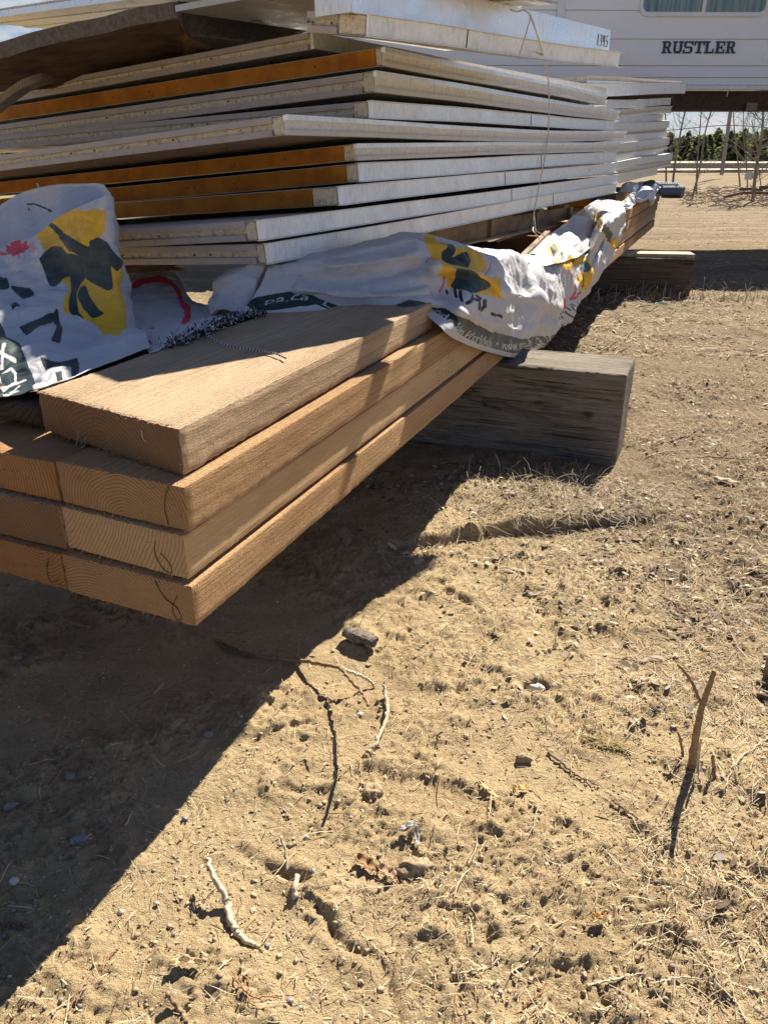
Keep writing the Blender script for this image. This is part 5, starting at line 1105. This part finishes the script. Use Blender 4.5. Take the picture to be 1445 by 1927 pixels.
# ------------------------------------------------------------------ sticks, stones and leaves on the near soil
def gp(x,y,lift=.004):
    p=atz(x,y,0); 
    for _ in range(3): p=atz(x,y,float(gh(p[0],p[1]))+lift)
    return p
def stick(label,pts,r,mat,parent=None,n=40,name='stick',cat='stick',group=None,jit=.0012,sd=0):
    P=spline(pts,n); R=random.Random(sd+int(abs(pts[0][0])*1000)); P=[p+np.array([R.gauss(0,jit),R.gauss(0,jit),R.gauss(0,jit*.6)]) for p in P]
    rr=np.interp(np.linspace(0,1,n),np.linspace(0,1,len(r)),r)*(1+.12*np.sin(np.arange(n)*1.7)); mb=MB(); mb.tube(P,list(rr),8)
    if parent is not None: return mb.build(name,mat,parent,tuple(pts[0])) 
    return tag(mb.build(name,mat,None,tuple(pts[0]),smooth=True),label,cat,group)
def raised(sx_,sy_,px_,py_):
    """3D point that shows at (px,py) and throws its shadow at (sx,sy)"""
    s=atz(sx_,sy_,float(gh(*atz(sx_,sy_,0)[:2]))); r_=ray(px_,py_); d=np.array(SUNV); A=np.stack([d,-r_],1); k,_,_,_=np.linalg.lstsq(A,O3-s,rcond=None); return O3+r_*k[1]
t1=thing('forked_root',tuple(gp(560,1243)),'long pale forked root stick arching above the sand across the shadow edge','stick'); lo=tuple(gp(560,1243))
def part(name,pts,r,mat,n=30):
    P=spline(pts,n); R=random.Random(len(pts)*7+int(r[0]*1e5)); P=[p+np.array([R.gauss(0,.0012) for _ in range(3)]) for p in P]; rr=np.interp(np.linspace(0,1,n),np.linspace(0,1,len(r)),r); mb=MB(); mb.tube(P,list(rr),7); return mb.build(name,mat,t1,lo,smooth=True)
f1=raised(612,1328,640,1257); f2_=raised(632,1430,680,1302); f3=raised(613,1560,694,1328); b0=raised(570,1291,600,1248)
part('main_stem',[gp(400,1200),gp(460,1228),gp(510,1238,.008),gp(560,1243,.012),b0,f1],[.0035,.004,.0045,.005,.005,.004],TWIG)
part('lower_fork',[f1,f2_,f3],[.004,.0038,.003],TWIG); part('upper_fork',[f1,raised(650,1314,672,1268),gp(692,1278,.02),gp(706,1292,.004)],[.004,.0035,.003],TWIGP)
part('side_shoot',[gp(560,1243,.012),gp(560,1225,.03),gp(564,1186,.05)],[.003,.0025,.0018],TWIG)
stick('bright bent stick standing out of a clump of soil in the middle of the sand',[gp(697,1416,.0),gp(709,1395,.01),raised(712,1372,728,1348),raised(708,1330,725,1305),raised(705,1325,721,1282)],[.004,.0042,.004,.0036,.003],TWIGP,n=46)
stick('small dark twig by the bent stick with a long thin shadow',[gp(822,1385,.0),raised(826,1412,832,1378)],[.002,.0015],TWIGD,n=10,name='twig',cat='twig')
stick('pale dry curved stick at the bottom left of the sunlit sand',[raised(372,1688,389,1616),raised(388,1716,403,1650),gp(425,1692,.014),gp(436,1735,.008),gp(452,1760,.006),gp(487,1782,.002)],[.0030,.0048,.0055,.0055,.005,.003],TWIGP,n=50)
stick('short thin stick leaning over a footprint in the lower sand',[gp(541,1638,.0),raised(545,1645,536,1600),raised(535,1635,527,1571)],[.0026,.0024,.0018],TWIGP,n=16)
stick('split wood stub standing by the short thin stick',[gp(556,1690,.0),gp(557,1668,.012),gp(559,1648,.016)],[.0055,.005,.004],TWIGP,n=10,name='wood_stub',cat='wood stub')
stick('short grey stick at the bottom edge of the photo',[gp(313,1870,.014),gp(335,1895,.006),gp(352,1922,.003)],[.003,.0035,.003],TWIG,n=20)
for k,(q_,mat,r,lab) in enumerate([
 ([(1445,1385),(1415,1410),(1390,1428),(1372,1455),(1366,1480)],TWIGP,.0022,'thin dry stalk bending right of the upright twig'),
 ([(1030,1415),(1062,1440),(1090,1462),(1125,1478)],TWIGD,.0028,'dark straight twig lying between the yellow tuft and the upright twig'),
 ([(1150,1505),(1185,1530),(1222,1556)],TWIGD,.0022,'dark twig below the upright twig'),
 ([(1285,1255),(1310,1245),(1345,1238),(1385,1228)],TWIGP,.0018,'pale thin stem lying behind the upright twig'),
 ([(1262,1085),(1290,1072),(1340,1060),(1420,1048)],TWIGP,.0018,'long faint stem in the far right litter'),
 ([(1240,1120),(1270,1135),(1298,1142)],TWIGD,.003,'short dark twig in a dip of the right litter'),
 ([(1290,863),(1340,860),(1400,864),(1460,860)],TWIG,.0035,'long thin twig right of the near squared timber'),
 ([(1225,838),(1262,830),(1300,815),(1330,800)],TWIGD,.003,'dark twig just right of the near squared timber'),
 ([(1115,672),(1150,648),(1185,625),(1205,618)],TWIGD,.004,'dark thin twig behind the near squared timber'),
 ([(1175,640),(1195,612),(1215,590)],TWIG,.004,'crooked stick in front of the far dark timber'),
 ([(1280,965),(1330,990),(1345,1000)],TWIGP,.0025,'pale stick at the right end of the torn ridge'),
 ([(1215,860),(1250,850),(1300,846)],TWIGP,.003,'pale stick beside the foot of the near timber'),
 ([(1215,1690),(1222,1650),(1228,1612),(1232,1590)],TWIGP,.0014,'straight pale stem below the upright twig shadow'),
 ([(1110,1855),(1150,1845),(1180,1836),(1215,1832)],TWIGP,.0020,'curved pale stem at the lower right'),
 ([(1215,1840),(1240,1848),(1280,1838),(1330,1845)],TWIGP,.0020,'second curved pale stem at the lower right'),
 ([(1115,1898),(1140,1900),(1160,1885),(1175,1880)],TWIGP,.0018,'small curved stem at the bottom right'),
 ([(960,1830),(985,1815),(1010,1790),(1030,1765)],TWIGP,.0016,'thin stalk at the bottom centre right'),
 ([(850,1832),(900,1825),(930,1812),(950,1790)],TWIGP,.0016,'fine curved stalk at the bottom centre'),
 ([(985,1895),(1000,1880),(1015,1872),(1030,1845)],REDROOT,.0018,'reddish rootlet at the bottom right'),
 ([(440,1830),(458,1862),(490,1876),(560,1870)],REDROOT,.0016,'reddish branching rootlet at the bottom left'),
 ([(455,1835),(470,1850),(465,1875),(490,1902)],REDROOT,.0014,'second reddish rootlet at the bottom left'),
 ([(188,1840),(200,1812),(215,1790),(225,1782)],REDROOT,.0014,'reddish pine needle pair near the shadow edge'),
 ([(128,1912),(140,1880),(165,1850),(178,1842)],REDROOT,.0014,'orange needle lower left near the shadow edge'),
 ([(690,1735),(680,1758),(715,1790),(735,1812)],TWIGP,.0012,'fine pale stem in the lower middle sand'),
 ([(1405,1925),(1380,1880),(1345,1850),(1330,1820)],TWIGP,.0016,'pale stalk in the lower right corner'),
 ([(1250,1590),(1262,1560),(1290,1535),(1305,1512)],TWIGD,.0018,'dark thin stalk beside the upright twig shadow'),
 ([(115,1160),(135,1172),(170,1180)],TWIG,.006,'brown bark splinter in the shade under the bundle'),
 ([(410,1210),(440,1226),(480,1236)],TWIGD,.005,'dark stick in the shade by the root'),
 ([(292,1305),(300,1295),(310,1286)],STW and TWIGP,.0035,'pale chip in the shade below the bundle'),
 ([(0,1740),(30,1740),(62,1742)],TWIGD,.004,'thin dark stick at the left edge in the shade')]):
    r=r*.75; stick(lab,[gp(x,y,.003+r) for x,y in q_],[r,r*1.1,r*.9,r*.6],mat,n=26,name='twig',cat='twig')
# upright twig that throws the long shadow
base=gp(1300,1448,-.01); tw=thing('upright_twig',tuple(base),'forked brown twig standing upright in the soil at the right, long shadow toward the viewer','twig')
def part2(pts,r,name,mat=TWIG,n=24):
    mb=MB(); P=spline(pts,n); mb.tube([p+np.array([random.gauss(0,.0006) for _ in range(3)]) for p in P],list(np.interp(np.linspace(0,1,n),np.linspace(0,1,len(r)),r)),9); return mb.build(name,mat,tw,tuple(base),smooth=True)
bx,by=base[0],base[1]
def up(x,y,D=None): return atD(x,y,D or by)
part2([base,up(1306,1405),up(1315,1350),up(1326,1310),up(1334,1290),up(1343,1262)],[.0085,.0075,.0062,.0055,.005,.0042],'main_stem')
part2([up(1321,1330),up(1312,1308,by+.01),up(1298,1278,by+.025),up(1274,1250,by+.04)],[.004,.0035,.0032,.0025],'side_branch')
part2([gp(1284,1424,0),up(1281,1400,by+.03),up(1274,1376,by+.035)],[.003,.0026,.0018],'stub',n=10)
part2([gp(1342,1462,0),up(1341,1440,by-.02),up(1341,1420,by-.02)],[.004,.0035,.003],'stub',n=10)
part2([gp(1318,1478,0),up(1312,1440,by-.02),up(1319,1390,by-.02)],[.0022,.003,.0018],'pale_stalk',TWIGP)
part2([gp(1290,1470),gp(1262,1455,.01),gp(1258,1435,.02),gp(1268,1430,.015),gp(1280,1432,.004)],[.0016,.0016,.0014],'curled_stalk',TWIGP)
# stub at the right edge
p=gp(1440,1272,0); mb=MB(); mb.tube([p,p+np.array([.0,.0,.05]),p+np.array([.012,0,.075])],[.008,.007,.002],8); tag(mb.build('wood_stub',TWIG,None,tuple(p)),'pointed broken stem stub at the right edge','wood stub')
stick('thick short dark stick lying at the right edge',[gp(1424,1285,.006),gp(1445,1290,.008),gp(1475,1296,.006)],[.006,.0065,.006],TWIGD,n=12)
stick('second dark stick lying at the right edge beneath the first',[gp(1425,1308,.006),gp(1450,1313,.008),gp(1480,1316,.006)],[.0055,.006,.005],TWIGD,n=12)
# rocks
def rock(px_,py_,sx_,sy_,sz,mat,label,name='stone',seed=0,sink=.35,rot=0,rough=.10,cat='stone'):
    p=gp(px_,py_,0); n,mm=36,22; V=[];F=[]
    for i in range(mm+1):
        ph=math.pi*i/mm
        for k in range(n): t=2*math.pi*k/n; V.append((math.sin(ph)*math.cos(t),math.sin(ph)*math.sin(t),math.cos(ph)))
    V=np.array(V); d=1+rough*2*vn3(V[:,0]*2+seed,V[:,1]*2,V[:,2]*2,seed)+rough*1.6*vn3(V[:,0]*5+seed,V[:,1]*5,V[:,2]*5,seed+1); V=V*d[:,None]*np.array([sx_,sy_,sz])
    c_,s_=math.cos(rot),math.sin(rot); V=np.stack([V[:,0]*c_-V[:,1]*s_,V[:,0]*s_+V[:,1]*c_,V[:,2]],-1)+p+np.array([0,0,sz*(1-2*sink)])
    for i in range(mm):
        for k in range(n): F.append((i*n+k,(i+1)*n+k,(i+1)*n+(k+1)%n,i*n+(k+1)%n))
    return tag(mesh_obj(name,V,F,mat,loc=tuple(p),smooth=True),label,cat)
rock(1008,1299,.024,.014,.010,STW,'smooth white stone sitting in its own hollow in the sand',sink=.1,seed=1,rot=-.15)
rock(152,1583,.017,.011,.008,STG,'flat bluish oval stone in the shade at the lower left',seed=2,rot=.2)
rock(20,1520,.010,.010,.007,STG,'small blue grey stone at the left edge in the shade',seed=3)
rock(28,1660,.008,.007,.006,STW,'small pale round stone low at the left edge in the shade',seed=4)
rock(84,1350,.016,.009,.008,STO,'orange brown flat stone in the shade',seed=5,rot=.3)
rock(133,1464,.010,.009,.008,STD,'round dark grey pebble in the shade below the orange stone',seed=6)
rock(392,1384,.010,.008,.007,STG,'grey pebble in the shade close to the shadow edge',seed=7)
rock(35,1240,.010,.007,.007,STD,'dull pebble in the upper left shade',seed=8)
rock(150,1238,.010,.008,.006,STO,'small tan pebble in the upper shade under the bundle',seed=9)
rock(678,1345,.006,.005,.004,STW,'tiny pale pebble near the forked root',seed=10); None
rock(780,1640,.034,.020,.016,SOILC[1],'lump of firm soil beside the curled leaf',name='soil_lump',cat='soil lump',seed=12,rough=.22)
rock(700,1495,.020,.018,.014,SOILC[1],'crumbly soil lump at the foot of the bent stick',name='soil_lump',cat='soil lump',seed=13,rough=.25)
rock(695,1425,.012,.010,.012,SOILC[1],'soil clump around the base of the bent stick',name='soil_lump',cat='soil lump',seed=14,rough=.25)
rock(985,1430,.016,.012,.012,SOILC[1],'dark soil lump left of the straight dark twig',name='soil_lump',cat='soil lump',seed=15,rough=.25)
# grey bark chunk: an irregular slab with a broken dark end
p=gp(678,1205,0); n=26; V=[];F=[]; K=14
for i in range(n):
    t=i/(n-1); 
    for k in range(K):
        a_=2*math.pi*k/K; w_=.019*(.75+.35*math.sin(t*3.1)); h_=.013*(.8+.3*math.sin(t*2+1)); x=(t-.5)*.088; y=math.cos(a_)*w_; z=math.sin(a_)*h_
        nn=float(vn3(np.array([x*60.]),np.array([y*60.]),np.array([z*60.]),5)[0]); n3_=float(vn3(np.array([x*200.]),np.array([y*60.]),np.array([z*200.]),6)[0]); y*=1+nn*.5; z*=1+nn*.5; V.append((x+n3_*.006,y+n3_*.003,z+n3_*.004))
for i in range(n-1):
    for k in range(K): F.append((i*K+k,i*K+(k+1)%K,(i+1)*K+(k+1)%K,(i+1)*K+k))
F.append(tuple(reversed(range(K)))); F.append(tuple((n-1)*K+k for k in range(K)))
V=np.array(V); c_,s_=math.cos(-.62),math.sin(-.62); V=np.stack([V[:,0]*c_-V[:,1]*s_,V[:,0]*s_+V[:,1]*c_,V[:,2]],-1)+p+(0,0,.010)
tag(mesh_obj('bark_chunk',V,F,BARK,loc=tuple(p)),'rough grey bark chunk lying at the shadow edge','bark piece')
# curled leaves, white chips, flat splinter, yellow tuft
def leaf(pts,wid,mat,label,name='dead_leaf',cat='leaf',lift=.008,cup=.006):
    P=spline([gp(x,y,lift) for x,y in pts],16); V=[];F=[];K=6
    for i,p in enumerate(P):
        t=i/15; d=P[min(i+1,15)]-P[max(i-1,0)]; nn=np.array([-d[1],d[0],0]); nn/=np.linalg.norm(nn)+1e-9; w_=wid*math.sin(math.pi*(.08+.84*t))**.7*(1+.2*math.sin(i*2.3))
        for k in range(K): s=k/(K-1)*2-1; V.append(p+nn*s*w_+np.array([0,0,cup*s*s+.002*math.sin(i*1.1+k)]))
    for i in range(15):
        for k in range(K-1): F.append((i*K+k,i*K+k+1,(i+1)*K+k+1,(i+1)*K+k))
    o=mesh_obj(name,V,F,mat,loc=tuple(P[0]),smooth=True); md=o.modifiers.new('t','SOLIDIFY'); md.thickness=.0008; return tag(o,label,cat)
leaf([(670,1612),(690,1625),(712,1640)],.010,LEAFM,'brown curled dead leaf over a hollow in the lower sand'); leaf([(712,1632),(730,1642),(742,1655)],.010,simple('pinkish_leaf',(.42,.28,.18),.8),'second curled leaf, pinkish tan, beside the first')
leaf([(318,1820),(345,1810),(380,1815)],.006,simple('tan_leaf',(.6,.46,.28),.8),'narrow tan leaf at the lower left'); 
leaf([(752,1565),(768,1556),(785,1552)],.005,STW,'flaky white chip lying with a second upright chip',name='white_chip',cat='chip'); leaf([(782,1555),(784,1575),(787,1596)],.0035,STW,'upright narrow white chip below the flaky one',name='white_chip',cat='chip')
leaf([(896,1468),(918,1486),(942,1506)],.0035,YSTRAW,'flat straw coloured splinter in the middle right sand',name='splinter',cat='splinter',cup=.001)
leaf([(1112,1727),(1125,1728),(1138,1720)],.005,simple('orange_leaf',(.62,.38,.16),.8),'small orange leaf at the lower right'); leaf([(963,1483),(978,1486),(992,1482)],.006,simple('gold_leaf',(.68,.46,.18),.8),'small golden leaf between the splinter and dark twig'); leaf([(1052,1895),(1060,1870),(1064,1850)],.005,LEAFM,'small brown leaf right of centre at the bottom') if False else None
leaf([(1340,900),(1365,905),(1392,912)],.012,simple('pale_leaf',(.55,.48,.38),.8),'pale curled leaf in the litter right of the near timber')
leaf([(946,925),(958,930),(972,926)],.014,simple('pale_leaf2',(.58,.50,.38),.8),'pale dead leaf on the grass mound before the near timber')
R=random.Random(3); mb=MB()
for k in range(90):
    x=1085+R.random()*85; y=1386+(x-1085)*.22+R.gauss(0,4); p=gp(x,y,R.uniform(.001,.010)); q_=gp(x+R.uniform(10,34),y+R.uniform(0,10),R.uniform(.001,.010)); mb.tube([p,(p+q_)/2+(0,0,.004),q_],[.0007,.0009,.0004],4)
tuft=mb.build('straw_tuft',YSTRAW); tag(tuft,'flattened yellowish tuft of straw on the sand','straw tuft')
# dry grass mound in front of the near timber and tufts elsewhere
def grass(label,name,n,cxy,sp,lr,r,mats,seed,flat_=.5,dirb=None):
    R=random.Random(seed); V=[];F=[];M=[]
    for k in range(n):
        x=R.gauss(cxy[0],sp[0]); y=R.gauss(cxy[1],sp[1]); 
        z=float(gh(x,y)); l=R.uniform(*lr); a_=R.uniform(0,6.28) if dirb is None else R.gauss(dirb,.9); el_=abs(R.gauss(0,flat_)); P=[np.array([x,y,z-.003])]; 
        for s in range(5): el_-=R.uniform(.0,.45); a_+=R.gauss(0,.22); P.append(P[-1]+np.array([math.cos(a_)*math.cos(el_),math.sin(a_)*math.cos(el_),math.sin(el_)])*l/5)
        for s in range(1,6): P[s][2]=max(P[s][2],float(z)-.004)
        nn=np.array([-math.sin(a_),math.cos(a_),.4]); b=len(V); w_=R.uniform(*r)
        for s,p in enumerate(P): V+= [p-nn*w_*(1-s/7),p+nn*w_*(1-s/7)]
        mi=R.randrange(len(mats))
        for s in range(5): F.append((b+2*s,b+2*s+1,b+2*s+3,b+2*s+2)); M.append(mi)
    return tag(mesh_obj(name,V,F,mats,midx=M),label,name.replace('_',' '),kind='stuff')
c=gp(1040,935)
grass('matted mound of pale dry grass in front of the near timber','dry_grass_mound',2300,(c[0],c[1]),(.17,.10),(.05,.15),(.0006,.0013),STR[:3],5,.55)
c=gp(930,960); grass('thin dry grass matted left of the mound in the shade','dry_grass_fringe',700,(c[0]-.1,c[1]+.05),(.2,.10),(.03,.09),(.0006,.0012),STR,6,.4)
c=gp(1230,558); grass('dry grass standing along the foot of the far timber','dry_grass_row',1400,(c[0]+.1,c[1]-.15),(.75,.12),(.06,.20),(.0015,.003),STR[:4],7,.9)
c=gp(1390,1780); grass('sparse dry grass with a few stems in the lower right corner','dry_grass_patch',420,(c[0],c[1]),(.10,.12),(.03,.10),(.0005,.0011),STR[:3],8,.5)
c=gp(1360,1620); grass('fine dry grass below the upright twig','dry_grass_bits',500,(c[0],c[1]),(.16,.16),(.03,.09),(.0005,.0010),STR[:4],9,.4)
# green cord by the far timber
px_tube('green_cord',[gp(1205,577,.02),gp(1225,574,.03),gp(1240,570,.03),gp(1258,573,.02),gp(1230,572,.05)],.004,GREENCORD,'short bit of green cord before the far timber','cord',n=30)
